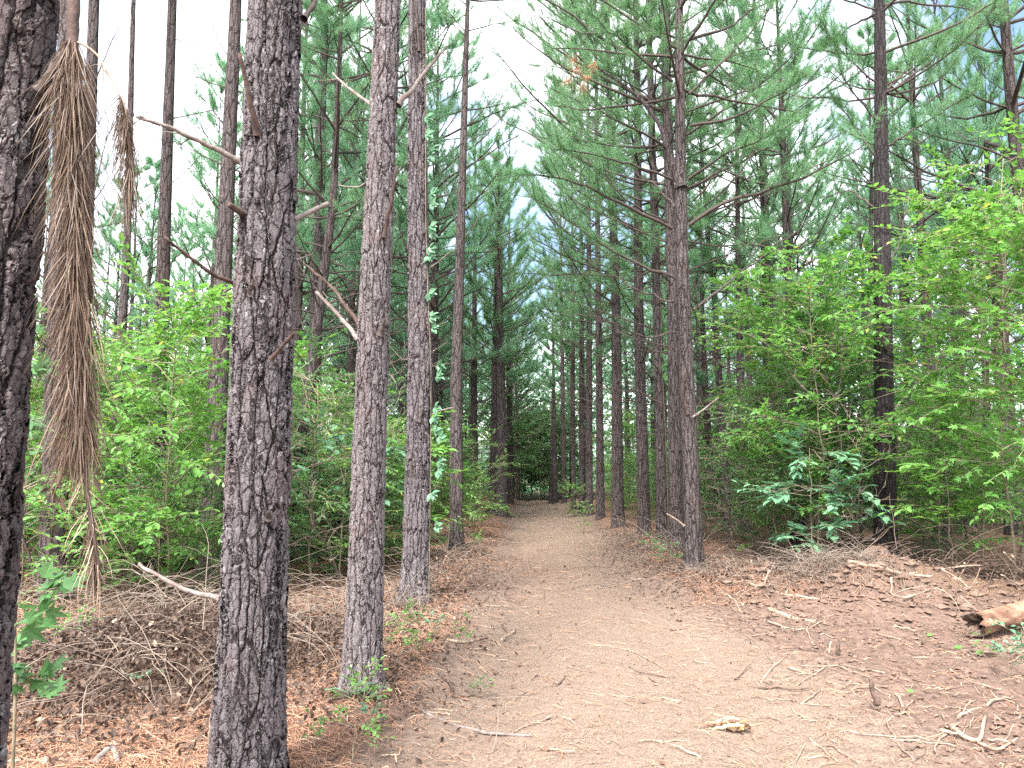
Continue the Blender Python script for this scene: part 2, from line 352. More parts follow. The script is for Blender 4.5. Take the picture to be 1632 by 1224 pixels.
# ------------------------------------------------------------------ pines
def axis_from(px, d):
    """px: list of (px,py) of the trunk's middle line, all at depth d -> function z -> (x,y)"""
    P = np.array([at(a, b, d) for a, b in px]); P = P[np.argsort(P[:, 2])]; z, x = P[:, 2], P[:, 0]
    s0 = (x[1] - x[0]) / (z[1] - z[0]); s1 = (x[-1] - x[-2]) / (z[-1] - z[-2])
    def f(q):
        q = np.asarray(q, float); r = np.interp(q, z, x)
        r = np.where(q < z[0], x[0] + s0 * (q - z[0]), r)
        return np.where(q > z[-1], x[-1] + s1 * .5 * (q - z[-1]), r)
    xx0 = float(f(0.))
    return xx0, lambda q: f(q) - xx0
def radius_fn(r0, H):
    return lambda z: r0 * np.clip((H - z) / (H - 1.3), .02, 2) ** .9 * (1 + .16 * np.exp(-np.maximum(z, 0) / .3)) + .004
def trunk_geo(ax, rf, H, sides, dz_near, z_near, seed, z0=-.25, knots=()):
    rng = np.random.default_rng(seed)
    z = np.concatenate([np.arange(z0, z_near, dz_near), np.linspace(z_near, H, 24)]) if z_near < H else np.arange(z0, H, dz_near)
    a = np.arange(sides) * 2 * np.pi / sides; Z, A = np.meshgrid(z, a, indexing='ij'); r = rf(z)[:, None]
    lump = 1 + .10 * (fbm(np.cos(A) * 1.3 + 5, np.sin(A) * 1.3 + 5, 2, seed, Z * 1.2) - .5) + .05 * (fbm(np.cos(A) * 3 + 5, np.sin(A) * 3 + 5, 2, seed + 7, Z * 4) - .5)
    lob = np.maximum(0, np.cos(A * 4 + seed) * .5 + np.cos(A * 3 + seed * 2.1) * .5 + .1); lump = lump + np.exp(-np.maximum(Z, 0) / .11) * (.10 + .38 * lob)
    for kz, ka, kr in knots:
        da = (A - ka + np.pi) % (2 * np.pi) - np.pi; lump = lump + kr * np.exp(-((Z - kz) / .055) ** 2 - (da * r / .05) ** 2)
    X = ax(Z) + r * lump * np.cos(A); Y = r * lump * np.sin(A); n = len(z)
    i = np.arange(n - 1)[:, None] * sides; j = np.arange(sides)[None]; j2 = (j + 1) % sides
    Q = np.stack([i + j, i + j2, i + sides + j2, i + sides + j], -1)
    return Geo().add(np.stack([X, Y, Z], -1), Q)
def tufts(g, P, D, rng, n=36, L=(.13, .20), w=.005, m=1, spread=(12, 78)):
    T = len(P); th = np.radians(rng.uniform(*spread, (T, n))); ph = rng.uniform(0, 2 * np.pi, (T, n)); D = nrm(D)
    ref = np.where(np.abs(D[:, 2:3]) < .8, np.array([[0, 0, 1.]]), np.array([[1., 0, 0]])); U = nrm(np.cross(D, ref)); W = np.cross(D, U)
    d = np.cos(th)[..., None] * D[:, None] + np.sin(th)[..., None] * (np.cos(ph)[..., None] * U[:, None] + np.sin(ph)[..., None] * W[:, None])
    B = P[:, None] - D[:, None] * rng.uniform(0, .10, (T, n))[..., None]
    k = T * n; Ln = rng.uniform(*L, k); bend = np.zeros((k, 3)); bend[:, 2] = -rng.uniform(0, .25, k)
    g.add(*blades(B.reshape(-1, 3), d.reshape(-1, 3), Ln, w, rng, 1, bend), m=m, smooth=False)
def limb_paths(S, az, L, e0, e1, rng, n=9, wig=.05):
    M = len(S); t = np.linspace(0, 1, n)[None]; el = np.radians(e0[:, None] + (e1 - e0)[:, None] * t + rng.normal(0, 5, (M, n)))
    a = az[:, None] + np.cumsum(rng.normal(0, wig, (M, n)), 1)
    d = np.stack([np.cos(a) * np.cos(el), np.sin(a) * np.cos(el), np.sin(el)], -1) * (L[:, None, None] / (n - 1))
    return np.concatenate([S[:, None], S[:, None] + np.cumsum(d[:, :-1], 1)], 1)
def add_twigs(g, P, L, rng, K, live, s0=.3, tw=(.3, .75), needles=36, w=.005, ntuft=4, droop=0., lm=0, nm=1):
    """twigs and needle tufts along limbs P (M,n,3)"""
    M, n, _ = P.shape
    s = s0 + (1 - s0) * rng.uniform(0, 1, (M, K)) ** .8; f = s * (n - 1); i = np.clip(f.astype(int), 0, n - 2); fr = (f - i)[..., None]
    mi = np.arange(M)[:, None]; B = P[mi, i] * (1 - fr) + P[mi, i + 1] * fr; T = nrm(P[mi, i + 1] - P[mi, i])
    sd_ = np.where(rng.uniform(size=(M, K)) < .5, -1., 1.) * np.radians(rng.uniform(25, 65, (M, K)))
    c, q = np.cos(sd_), np.sin(sd_); D = np.stack([T[..., 0] * c - T[..., 1] * q, T[..., 0] * q + T[..., 1] * c, T[..., 2] + rng.uniform(-.1, .45, (M, K)) - droop], -1)
    keep = np.ones((M, K), bool); B, D = B[keep], nrm(D[keep]); N = len(B)
    Lt = (rng.uniform(*tw, (M, K)) * (1.15 - .5 * s) * np.clip(L[:, None] / 2.2, .45, 1.25))[keep]
    t = np.linspace(0, 1, 4); up = np.array([0, 0, 1.])
    Pt = B[:, None] + D[:, None] * (Lt[:, None, None] * t[None, :, None]) + up * (Lt[:, None, None] * .25 * (t ** 2)[None, :, None]) + rng.normal(0, .015, (N, 4, 3)) * t[None, :, None]
    g.add(*tubes(Pt, np.broadcast_to(np.array([.006, .005, .004, .003]), (N, 4)), 3, False), m=lm)
    lv = np.broadcast_to(live[:, None], (M, K))[keep]
    if lv.any():
        Q = Pt[lv]; TP, TD = [], []
        for k in range(ntuft):
            tt = 1 - k * .22; ff = tt * 3; a = min(int(ff), 2); b = ff - a
            TP.append(Q[:, a] * (1 - b) + Q[:, a + 1] * b); TD.append(nrm(Q[:, a + 1] - Q[:, a]))
        TP, TD = np.concatenate(TP), np.concatenate(TD)
        pick = rng.uniform(size=len(TP)) < .86
        tufts(g, TP[pick], TD[pick], rng, needles, w=w, m=nm)
    tips = P[live]
    if len(tips): tufts(g, tips[:, -1], tips[:, -1] - tips[:, -2], rng, needles, w=w, m=nm)
def crown_geo(ax, rf, H, zb, Lmax, seed, dead_to=None, K=9, whorl=.72, needles=34, w=.005, ay=lambda z: np.zeros_like(z), per=(2, 6), low_e=(0, 25)):
    rng = np.random.default_rng(seed); g = Geo(); Z, A = [], []; z = zb; a = rng.uniform(0, 6.28)
    while z < H - .25:
        k = rng.integers(*per)
        for j in range(k): Z.append(z + rng.uniform(-.12, .12)); A.append(a + j * 6.283 / k + rng.normal(0, .3))
        a += 1.1; z += whorl * rng.uniform(.7, 1.3)
    Z, A = np.array(Z), np.array(A); t = np.clip((Z - zb) / (H - zb), 0, 1)
    L = Lmax * (np.minimum(1, .55 + 1.6 * t) * (1 - t ** 2.4) ** .9 + .10) * rng.uniform(.45, 1.15, len(Z))
    e0 = rng.uniform(*low_e, len(Z)) + 35 * t; e1 = e0 + rng.uniform(-5, 45, len(Z)) - 20 * t
    S = np.stack([ax(Z) + np.cos(A) * rf(Z) * .6, ay(Z) + np.sin(A) * rf(Z) * .6, Z], -1)
    P = limb_paths(S, A, L, e0, e1, rng)
    r = (.007 + .0085 * L)[:, None] * np.linspace(1, .25, P.shape[1])[None]
    g.add(*tubes(P, r, 5), m=0)
    live = (Z > (dead_to if dead_to is not None else -1)) & (rng.uniform(size=len(Z)) < .95)
    add_twigs(g, P, L, rng, K, live, .25, needles=needles, w=w)
    top = np.array([[float(ax(np.array(H - q))), 0, H - q] for q in (0, .25, .5)]); tufts(g, top, np.tile([0, 0, 1.], (3, 1)), rng, needles * 2, w=w, m=1)
    return g
def snag(root, pts, r0, mat=None, name='dead_branch', twigs=0, seed=0, rt=.35, k=8, rand=.01):
    """a dead branch through the given places (scene coordinates), child of root"""
    rng = np.random.default_rng(seed + 999); P = np.array(pts, float) - np.array(root.location)
    t = np.linspace(0, 1, len(P)); tt = np.linspace(0, 1, max(10, 5 * len(P)))
    Q = np.stack([np.interp(tt, t, P[:, i]) for i in range(3)], -1)
    for _ in range(2): Q[1:-1] = (Q[:-2] + 2 * Q[1:-1] + Q[2:]) / 4
    Q[1:] += rng.normal(0, rand * .5 * min(1, np.linalg.norm(Q[-1] - Q[0]) / .6), (len(Q) - 1, 3)); Q[1:-1] = (Q[:-2] + 2 * Q[1:-1] + Q[2:]) / 4; r = r0 * (1 - (1 - rt) * tt) * (1 + .5 * np.exp(-tt * 18)) * (1 + rng.normal(0, .06, len(tt)))
    g = Geo().add(*tubes(Q, r, k))
    if twigs:
        L = float(np.linalg.norm(Q[-1] - Q[0])); i = rng.integers(len(Q) // 3, len(Q) - 1, twigs); T = nrm(Q[i] - Q[i - 1]); D = nrm(T + rng.normal(0, .55, (twigs, 3)))
        l = L * rng.uniform(.12, .35, twigs); s = np.linspace(0, 1, 5)
        g.add(*tubes(Q[i][:, None] + D[:, None] * (l[:, None] * s)[..., None] + rng.normal(0, .012, (twigs, 5, 3)) * s[None, :, None], np.tile(np.linspace(r0 * .35, r0 * .12, 5), (twigs, 1)), 4))
    return g.build(name, mat or M_snag, root)
def live_limb(root, pts, r0, seed, K=14, s0=.3, needles=36, tw=(.25, .6), live=True):
    rng = np.random.default_rng(seed); P = np.array(pts, float) - np.array(root.location); t = np.linspace(0, 1, len(P)); tt = np.linspace(0, 1, 13)
    Q = np.stack([np.interp(tt, t, P[:, i]) for i in range(3)], -1)
    for _ in range(2): Q[1:-1] = (Q[:-2] + 2 * Q[1:-1] + Q[2:]) / 4
    Q[1:] += rng.normal(0, .012, (12, 3)); g = Geo().add(*tubes(Q, r0 * np.linspace(1.1, .25, 13), 7))
    L = np.array([np.linalg.norm(np.diff(Q, axis=0), axis=1).sum()])
    add_twigs(g, Q[None], L, rng, K, np.array([live]), s0, tw=tw, needles=needles)
    return g.build('limb', [M_limb, M_needle], root)

def pine(px, d, dia, H, zb, label, seed, near=0, Lmax=2.2, group=None, name='pine_tree', crown=None, **ck):
    x0, ax = axis_from(px, d); z0 = float(ground_h(x0, d)); root = empty(name, (x0, d, z0)); tag(root, label, 'pine tree', group)
    rf = radius_fn(dia / 2, H)
    if seed == 20: near = 1
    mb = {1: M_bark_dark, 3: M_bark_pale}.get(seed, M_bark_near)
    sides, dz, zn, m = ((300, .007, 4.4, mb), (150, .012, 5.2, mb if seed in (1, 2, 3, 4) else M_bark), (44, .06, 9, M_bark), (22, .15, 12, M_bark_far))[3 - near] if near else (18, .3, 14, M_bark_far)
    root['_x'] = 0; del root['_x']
    trunk_geo(ax, rf, H, sides, dz, min(zn, H), seed).build('trunk', M_bark_shade if seed == 20 else m, root)
    if crown is not None:
        c = link('crown', crown[0], root); c.location = (float(ax(np.array(zb))), 0, zb - crown[1]); c.rotation_euler = (0, 0, seed * 1.7); 
    else:
        crown_geo(ax, rf, H, zb, Lmax, seed + 5, **ck).build('crown', [M_limb, M_needle], root)
    root_ax[root.name] = (x0, d, z0, ax, rf); return root
root_ax = {}
# high crowns shared by the pines whose tops are above the picture
def straight(seed):
    rng = np.random.default_rng(seed); a, b = rng.normal(0, .012, 2); p, q = rng.uniform(0, 6, 2)
    return (lambda z: a * np.asarray(z) + .06 * np.sin(np.asarray(z) * .45 + p) - .06 * math.sin(p)), (lambda z: b * np.asarray(z))
HI = []
for k in range(3):
    H_ = 7.5; f0 = lambda z: np.zeros_like(np.asarray(z, float))
    HI.append((crown_geo(f0, lambda z: np.full_like(np.asarray(z, float), .05), H_, .4, 2.3, 300 + k, K=9, needles=30).mesh('high_crown', [M_limb, M_needle]), 0.))
exec_trees = True
T = {}
T['near'] = pine([(-98, 1150), (2, 60)], 2.25, .30, 19, 11, 'closest pine, rough plated trunk filling the far left edge of the picture', 1, 3, crown=HI[0])
T['big'] = pine([(397, 1150), (410, 800), (424, 420), (437, 40)], 3.9, .295, 19, 11, 'thick pine trunk with deep plated bark and several broken branch stubs, standing in straw', 2, 3, crown=HI[1])
T['pale'] = pine([(578, 1060), (592, 612), (608, 250), (618, 20)], 5.6, .228, 18, 11, 'straight pale-barked pine with a green feathery plant at its foot', 3, 2, crown=HI[2])
T['vine'] = pine([(662, 930), (669, 600), (665, 300), (664, 20)], 9.0, .275, 18, 11, 'pine trunk beside the path with a leafy vine climbing its right side', 4, 2, crown=HI[0])
T['thin'] = pine([(727, 860), (727, 612), (735, 350), (745, 20)], 15, .25, 15, 10.5, 'slender lone pine at the path edge, past the vine-covered trunk', 5, 1, Lmax=1.8, K=6, needles=22)

# left woods
T['l1'] = pine([(84, 900), (93, 500), (106, 30)], 9.3, .275, 18, 12, 'pine trunk half hidden behind the hanging brown needles', 6, 2, crown=HI[1])
T['l2'] = pine([(122, 700), (136, 400), (149, 20)], 11.5, .25, 18, 12, 'pine trunk just right of the hanging needle clump at its top', 7, 1, crown=HI[2])
T['l3'] = pine([(186, 660), (202, 400), (212, 20)], 15, .20, 17, 13, 'thin pine behind the smaller clump of hanging dead needles', 8, 1, crown=HI[0])
T['l4'] = pine([(247, 840), (259, 450), (274, 20)], 13, .27, 18, 13, 'pine rising out of green saplings between the hanging clump and the thick trunk', 9, 1, crown=HI[1])
T['l5'] = pine([(334, 900), (348, 600), (362, 300), (375, 20)], 11.5, .30, 18, 12, 'pine standing close behind the left side of the thick stubbed trunk', 10, 1, crown=HI[2])
T['l6'] = pine([(479, 720), (494, 600), (512, 470), (531, 320), (541, 100)], 14, .24, 13, 4.6, 'dark leaning pine between the thick trunk and the pale-barked trunk', 11, 1, Lmax=2.3, K=7, dead_to=5.5)
T['l7'] = pine([(799, 822), (800, 700), (796, 450)], 27, .37, 14, 5.2, 'pine with low drooping green limbs, front one of a pair at the path', 12, 1, Lmax=2.7, K=13)
T['l8'] = pine([(786, 800), (788, 640), (790, 450)], 29.5, .33, 14, 5.0, 'pine partly hidden behind the front one of the pair at the path', 13, 1, Lmax=2.7, K=13)

# right row along the path
T['r1'] = pine([(1107, 905), (1096, 640), (1088, 450), (1085, 300), (1083, 30)], 11.9, .25, 15.5, 7.6, 'forked pine nearest on the right side of the path, with long sweeping limbs', 14, 2, Lmax=3.8, K=15, dead_to=6)
T['r2'] = pine([(1079, 880), (1073, 500), (1064, 200)], 15, .27, 22, 6.5, 'pine right behind the forked pine, mostly covered by its trunk', 15, 1, Lmax=3.8, K=15, dead_to=7)
T['r3'] = pine([(1056, 855), (1048, 500), (1040, 250)], 17.2, .24, 22, 6.2, 'pine with small leafy shoots on its trunk, second past the forked pine', 16, 1, Lmax=3.8, K=15, dead_to=7)
T['r4'] = pine([(1027, 855), (1018, 500), (1016, 200)], 18.5, .28, 22, 6.2, 'stout dark pine with a knobby trunk, third past the forked pine', 17, 1, Lmax=3.9, K=15, dead_to=7)
T['r5'] = pine([(985, 843), (982, 500), (972, 200)], 21, .31, 22, 6.2, 'straight dark pine with bristly dry grass at its foot beside the path', 18, 1, Lmax=3.9, K=15, dead_to=6.5)
for k, (px, d, dia) in enumerate([([(957, 828), (954, 500)], 25, .25), ([(939, 822), (939, 500)], 27.5, .25), ([(927, 818), (927, 500)], 29.5, .22), ([(914, 812), (913, 500)], 33, .19), ([(899, 790), (895, 500)], 41, .26)]):
    T['rr%d' % k] = pine(px, d, dia, 23, 5.8, ['fourth thin pine', 'fifth thin pine', 'sixth thin pine', 'seventh thin pine', 'eighth thin pine'][k].replace('thin ', '') + ' after the bristly-footed one in the row along the path' if k else 'slim pine next after the bristly-footed one in the row along the path', 30 + k, 1, Lmax=3.1, K=13, dead_to=5.8, group='pines in the row right of the path')
tag(T['rr1'], 'second slim pine after the bristly-footed one in the path row'); tag(T['rr2'], 'third slim pine after the bristly-footed one in the path row')
tag(T['rr3'], 'thinnest pine in the row at the right of the path'); tag(T['rr4'], 'last brown pine of the path row before the dark end of the path')
T['r11'] = pine([(885, 798), (882, 590)], 43, .3, 13, 5.5, 'dark pine close behind the bare grey trunk at the path end', 40, 1, Lmax=2.2, K=8)
T['r12'] = pine([(878, 800), (881, 600)], 41, .2, 8.2, 7.9, 'bare grey dead trunk standing at the end of the path', 41, 1, name='dead_pine', Lmax=.5, K=2, needles=2)
# right woods
T['w1'] = pine([(1412, 895), (1407, 500), (1402, 20)], 12.7, .33, 17, 8.2, 'dark pine standing behind the dirt mound among green saplings', 20, 1, Lmax=3.1, K=13, dead_to=7)
T['w2'] = pine([(1386, 560), (1389, 300)], 22, .24, 15, 7, 'thin pine seen just left of the dark pine behind the mound', 21, 1, Lmax=2.4, K=9)
T['w3'] = pine([(1182, 690), (1177, 450), (1174, 200)], 20, .23, 15, 6.5, 'thin dark pine in the woods between the forked pine and the green saplings', 22, 1, Lmax=2.4, K=9)
T['w4'] = pine([(1148, 640), (1140, 490), (1126, 360)], 20.5, .22, 13, 6, 'thin leaning pine just right of the forked pine', 23, 1, Lmax=2.2, K=9)
T['w5'] = pine([(1224, 640), (1224, 410)], 24, .24, 14, 6, 'pine showing above the tall sapling behind the dirt mound', 24, 1, Lmax=2.3, K=9)

# broken branches and limbs of the near pines (photo pixels at the trunk's depth, dy = how far the tip comes forward)
def bpts(d, pts, f0=0., f1=0.):
    n = len(pts); return [at(a, b, d + f0 + (f1 - f0) * i / (n - 1)) for i, (a, b) in enumerate(pts)]
def br(key, pts, r, f0=0., f1=0., mat=None, tw=0, rt=.35, name='dead_branch'):
    d = root_ax[T[key].name][1]; br.n += 1
    return snag(T[key], bpts(d, pts, f0, f1), r, mat, name, tw, br.n, rt)
br.n = 0
br('big', [(410, 215), (400, 165), (381, 85)], .017, -.14, -.32, M_redsnag, 0, .6)
br('big', [(385, 258), (330, 232), (285, 208), (216, 187)], .016, 0, -.25, M_snag, 3, .55)
br('big', [(378, 455), (340, 438), (305, 412), (262, 378)], .012, .02, -.3, M_redsnag, 3, .6)
br('big', [(392, 345), (366, 326)], .018, -.08, -.22, M_redsnag, 0, .85)
br('big', [(468, 350), (500, 335), (524, 324)], .015, .03, .15, M_snag, 0, .8)
br('big', [(432, 572), (450, 552), (470, 529)], .012, -.17, -.26, M_redsnag, 1, .7)
br('big', [(352, 955), (300, 942), (262, 922), (221, 901)], .013, .0, .15, M_snag, 2, .7)
br('big', [(484, 30), (500, 8), (512, -25)], .016, 0, .15, M_limb, 0, .7)
br('big', [(472, 415), (500, 404)], .006, 0, .1, M_snag)
br('big', [(428, 825), (428, 815)], .017, -.13, -.165, M_limb, 0, .5, 'branch_stub')
br('big', [(402, 468), (400, 452)], .022, -.12, -.16, M_limb, 0, .5, 'branch_stub')
br('pale', [(612, 378), (622, 330), (632, 265)], .015, -.11, -.25, M_redsnag, 0, .6)
br('pale', [(634, 168), (660, 140), (682, 108), (704, 82)], .022, 0, .2, M_snag, 5, .45)
br('pale', [(576, 524), (540, 470), (520, 450), (492, 425)], .016, 0, .15, M_redsnag, 3, .5)
br('pale', [(572, 542), (545, 508), (505, 466)], .018, 0, .3, M_snag, 2, .7)
br('pale', [(596, 170), (560, 145), (530, 118)], .016, 0, .3, M_snag, 2, .5)
br('pale', [(606, 535), (610, 520), (613, 508)], .022, -.09, -.14, M_limb, 0, .4, 'branch_stub')
br('pale', [(600, 280), (570, 300), (540, 296)], .010, .05, .4, M_snag, 2, .4)
br('vine', [(668, 82), (666, 40), (660, -10)], .016, -.1, -.2, M_limb, 0, .7)
br('vine', [(660, 420), (640, 380), (632, 340)], .012, 0, -.3, M_limb, 1, .5)
br('vine', [(680, 430), (705, 412), (724, 396)], .010, 0, .2, M_snag, 1, .6)
br('vine', [(684, 662), (700, 655), (722, 650)], .012, 0, -.1, M_snag, 0, .7)
br('vine', [(655, 575), (635, 600), (615, 560)], .010, 0, .2, M_limb, 1, .4)
br('vine', [(668, 672), (674, 650)], .022, -.12, -.155, M_limb, 0, .5, 'branch_stub')
for pts in ([(746, 200), (780, 165), (812, 125)], [(748, 226), (790, 200), (820, 165)], [(738, 400), (720, 330), (700, 270)], [(735, 350), (725, 290), (722, 240)], [(728, 470), (705, 440), (690, 420)], [(740, 380), (758, 355), (772, 338)], [(744, 60), (715, 30), (690, -5)], [(730, 560), (712, 545), (690, 560)]):
    br('thin', pts, .013, 0, random.Random(br.n).uniform(-.6, .6), M_limb, 4, .35)
for pts in ([(497, 590), (470, 560), (455, 530)], [(512, 470), (480, 430), (470, 400)], [(520, 420), (560, 400), (600, 410)], [(530, 330), (500, 300), (470, 310)], [(505, 540), (540, 520), (575, 525)], [(527, 350), (570, 340), (600, 300)], [(535, 250), (500, 220), (470, 230)], [(536, 200), (570, 170), (600, 180)]):
    br('l6', pts, .014, 0, random.Random(br.n).uniform(-.8, .8), M_limb, 5, .35)
for key, lst in {'l4': [[(270, 190), (340, 175), (385, 160)], [(262, 380), (290, 420), (330, 440)], [(268, 240), (245, 205), (232, 170)], [(276, 60), (310, 75), (330, 90)], [(264, 300), (300, 270), (325, 240)]],
                 'l2': [[(152, 130), (175, 70), (195, 35)], [(142, 330), (165, 300), (178, 270)], [(140, 350), (168, 230), (175, 180)]],
                 'l5': [[(362, 200), (335, 180), (310, 150)], [(356, 330), (330, 300), (300, 290)], [(370, 100), (345, 60), (330, 20)]],
                 'l3': [[(205, 330), (180, 300), (165, 260)], [(196, 500), (216, 470), (235, 450)], [(196, 500), (180, 475), (165, 470)], [(190, 520), (205, 500), (222, 478)], [(210, 200), (235, 180), (255, 150)]],
                 'l1': [[(80, 620), (55, 590), (40, 550)], [(84, 560), (60, 540), (45, 500)], [(78, 780), (55, 750), (40, 690)], [(85, 480), (60, 520), (48, 560)]]}.items():
    for pts in lst: br(key, pts, .011, 0, random.Random(br.n).uniform(-.7, .7), M_limb, 3, .35)
D1 = 11.9; rng1 = random.Random(4)
br('r1', [(1086, 300), (1072, 255), (1058, 215), (1050, 195), (1020, 155), (985, 130), (950, 105)], .062, -.05, .6, M_bark, 0, .3, 'fork')
for k, (pts, r, liv) in enumerate([
    ([(1071, 286), (1030, 270), (995, 257), (922, 241), (870, 235)], .024, 1), ([(1071, 364), (1003, 331), (950, 305), (901, 282), (830, 276)], .028, 1),
    ([(1073, 441), (1024, 425), (962, 392), (901, 347), (850, 315)], .024, 1), ([(1097, 360), (1146, 323), (1240, 300), (1310, 270), (1385, 228)], .032, 1),
    ([(1097, 286), (1130, 262), (1159, 245), (1220, 221), (1270, 190)], .024, 1), ([(1100, 200), (1167, 192), (1240, 151), (1290, 115)], .026, 1),
    ([(1105, 494), (1167, 445), (1240, 388), (1300, 350)], .02, 0), ([(1075, 330), (1040, 290), (1000, 270)], .018, 0), ([(1075, 480), (1030, 470), (980, 440), (930, 430)], .018, 0),
    ([(1078, 530), (1030, 540), (980, 515), (930, 500)], .014, 0), ([(1098, 150), (1150, 100), (1190, 60), (1230, 10)], .022, 1), ([(1072, 130), (1030, 100), (980, 60), (940, 20)], .022, 1),
    ([(1108, 545), (1112, 500), (1108, 450)], .014, 0), ([(1075, 60), (1040, 45), (1000, 5)], .02, 1), ([(1105, 320), (1150, 270), (1180, 210)], .016, 0)]):
    P = bpts(D1, pts, 0, rng1.uniform(-1.3, 1.3)); live_limb(T['r1'], P, r, 700 + k, 16 if liv else 9, .3 if liv else .35, live=bool(liv))
br('r1', [(1104, 665), (1125, 650), (1145, 634)], .018, -.1, -.2, M_snag, 0, .6); br('r1', [(1096, 660), (1088, 625), (1092, 590)], .024, -.12, -.3, M_redsnag, 2, .5)
br('r1', [(1090, 838), (1078, 828), (1063, 819)], .016, -.05, -.1, M_palestick, 0, .8)
for k, (pts, r) in enumerate([([(1398, 22), (1365, 35), (1335, 62), (1310, 72)], .022), ([(1404, 12), (1430, 0), (1480, 8), (1560, 16), (1612, 26)], .026), ([(1412, 145), (1440, 115), (1500, 40)], .022),
                              ([(1416, 150), (1480, 100), (1540, 60), (1590, 30)], .022), ([(1412, 238), (1436, 218), (1500, 180), (1560, 140)], .022), ([(1396, 190), (1370, 160), (1340, 120), (1330, 60)], .018), ([(1398, 250), (1360, 200), (1325, 150)], .018),
                              ([(1418, 420), (1440, 370), (1448, 300)], .016), ([(1392, 330), (1350, 300), (1310, 320)], .016)]):
    live_limb(T['w1'], bpts(12.7, pts, 0, rng1.uniform(-1, 1)), r, 760 + k, 13, .35, live=k < 7)
for key, d in (('r2', 15), ('r3', 17.2), ('r4', 18.5), ('r5', 21), ('rr0', 25), ('rr1', 27.5), ('rr2', 29.5), ('w3', 20), ('w4', 20.5), ('l7', 27)):
    x0, dd, z0, ax, rf = root_ax[T[key].name]; rg = np.random.default_rng(int(d * 10)); M = 20 if d < 26 else 11
    Z = rg.uniform(2.2, 7.5, M); A = rg.uniform(0, 6.28, M); A = np.where(rg.uniform(size=M) < .5, np.pi + rg.normal(0, .8, M), A); L = rg.uniform(.7, 2.6, M) * np.clip((Z - .6) / 4, .3, 1)
    P = limb_paths(np.stack([ax(Z) + np.cos(A) * rf(Z) * .6, np.sin(A) * rf(Z) * .6, Z], -1), A, L, rg.uniform(-5, 25, M), rg.uniform(10, 45, M), rg)
    for k in range(M):
        g = Geo().add(*tubes(P[k], (.006 + .007 * L[k]) * np.linspace(1, .25, P.shape[1]), 5)); add_twigs(g, P[k:k + 1], L[k:k + 1], rg, 6, np.array([Z[k] > 5]), .3)
        g.build('dead_branch' if Z[k] <= 5 else 'limb', [M_limb, M_needle], T[key])

# ------------------------------------------------------------------ the woods behind: pines copied along the plantation rows
def proto_pine(seed, H, zb, Lmax, dia, dead_to=None, K=9, low_e=(0, 25)):
    ax, ay = straight(seed); rf = radius_fn(dia / 2, H); g = trunk_geo(ax, rf, H, 16, .35, H, seed)
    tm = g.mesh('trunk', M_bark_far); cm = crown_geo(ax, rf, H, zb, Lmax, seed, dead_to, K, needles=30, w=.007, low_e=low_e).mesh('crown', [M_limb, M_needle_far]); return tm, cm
PROT_LOW = [proto_pine(500 + k, H, zb, L, dia, zb + 1.2, 11) for k, (H, zb, L, dia) in enumerate([(14, 2.6, 3.0, .26), (15, 3.4, 3.0, .28), (13, 2.4, 2.7, .22), (15.5, 4.2, 3.2, .28)])]
PROT_HIGH = [proto_pine(520 + k, H, zb, L, dia, zb + .8, 10) for k, (H, zb, L, dia) in enumerate([(15, 6.5, 2.7, .26), (16, 7.6, 2.7, .24), (14, 6, 2.5, .22)])]
rg = np.random.default_rng(77); taken = [(v[0], v[1]) for v in root_ax.values()]
def put_pine(pr, x, y, s, label, group):
    root = empty('pine_tree', (x, y, float(ground_h(x, y, False)) - .05)); root.rotation_euler = (0, 0, rg.uniform(0, 6.28)); root.scale = (s, s, s * rg.uniform(.94, 1.06))
    tag(root, label, 'pine tree', group); link('trunk', pr[0], root); link('crown', pr[1], root); return root
nbg = 0
for px_, d_, q_, s_, lab_ in [(690, 24, 0, 1.22, 'bushy low-limbed pine just left of the slender lone pine, farther back'), (655, 21, 3, 1.2, 'bushy pine showing between the pale-barked and vine-covered trunks'), (597, 19.5, 1, 1.3, 'tall bushy pine directly behind the pale-barked trunk'), (757, 31, 1, 1.15, 'bushy pine behind and left of the pair at the path'), (560, 24, 2, 1.4, 'bushy pine between the dark leaning pine and the pale-barked trunk'), (470, 21, 0, 1.2, 'bushy pine behind the right side of the thick trunk'), (432, 25, 2, 1.0, 'pale pine half covered by the thick trunk in the bright gap'), (325, 24, 0, .95, 'pale young pine in the bright gap left of the thick trunk'), (228, 26, 2, 1.0, 'pale young pine between the two hanging clumps of needles and the thick trunk'), (60, 23, 1, .95, 'pale pine by the closest trunk, in the bright gap')]:
    put_pine(PROT_LOW[q_], (px_ - 816) / 1226 * d_, d_, s_, lab_, None); taken.append(((px_ - 816) / 1226 * d_, d_))
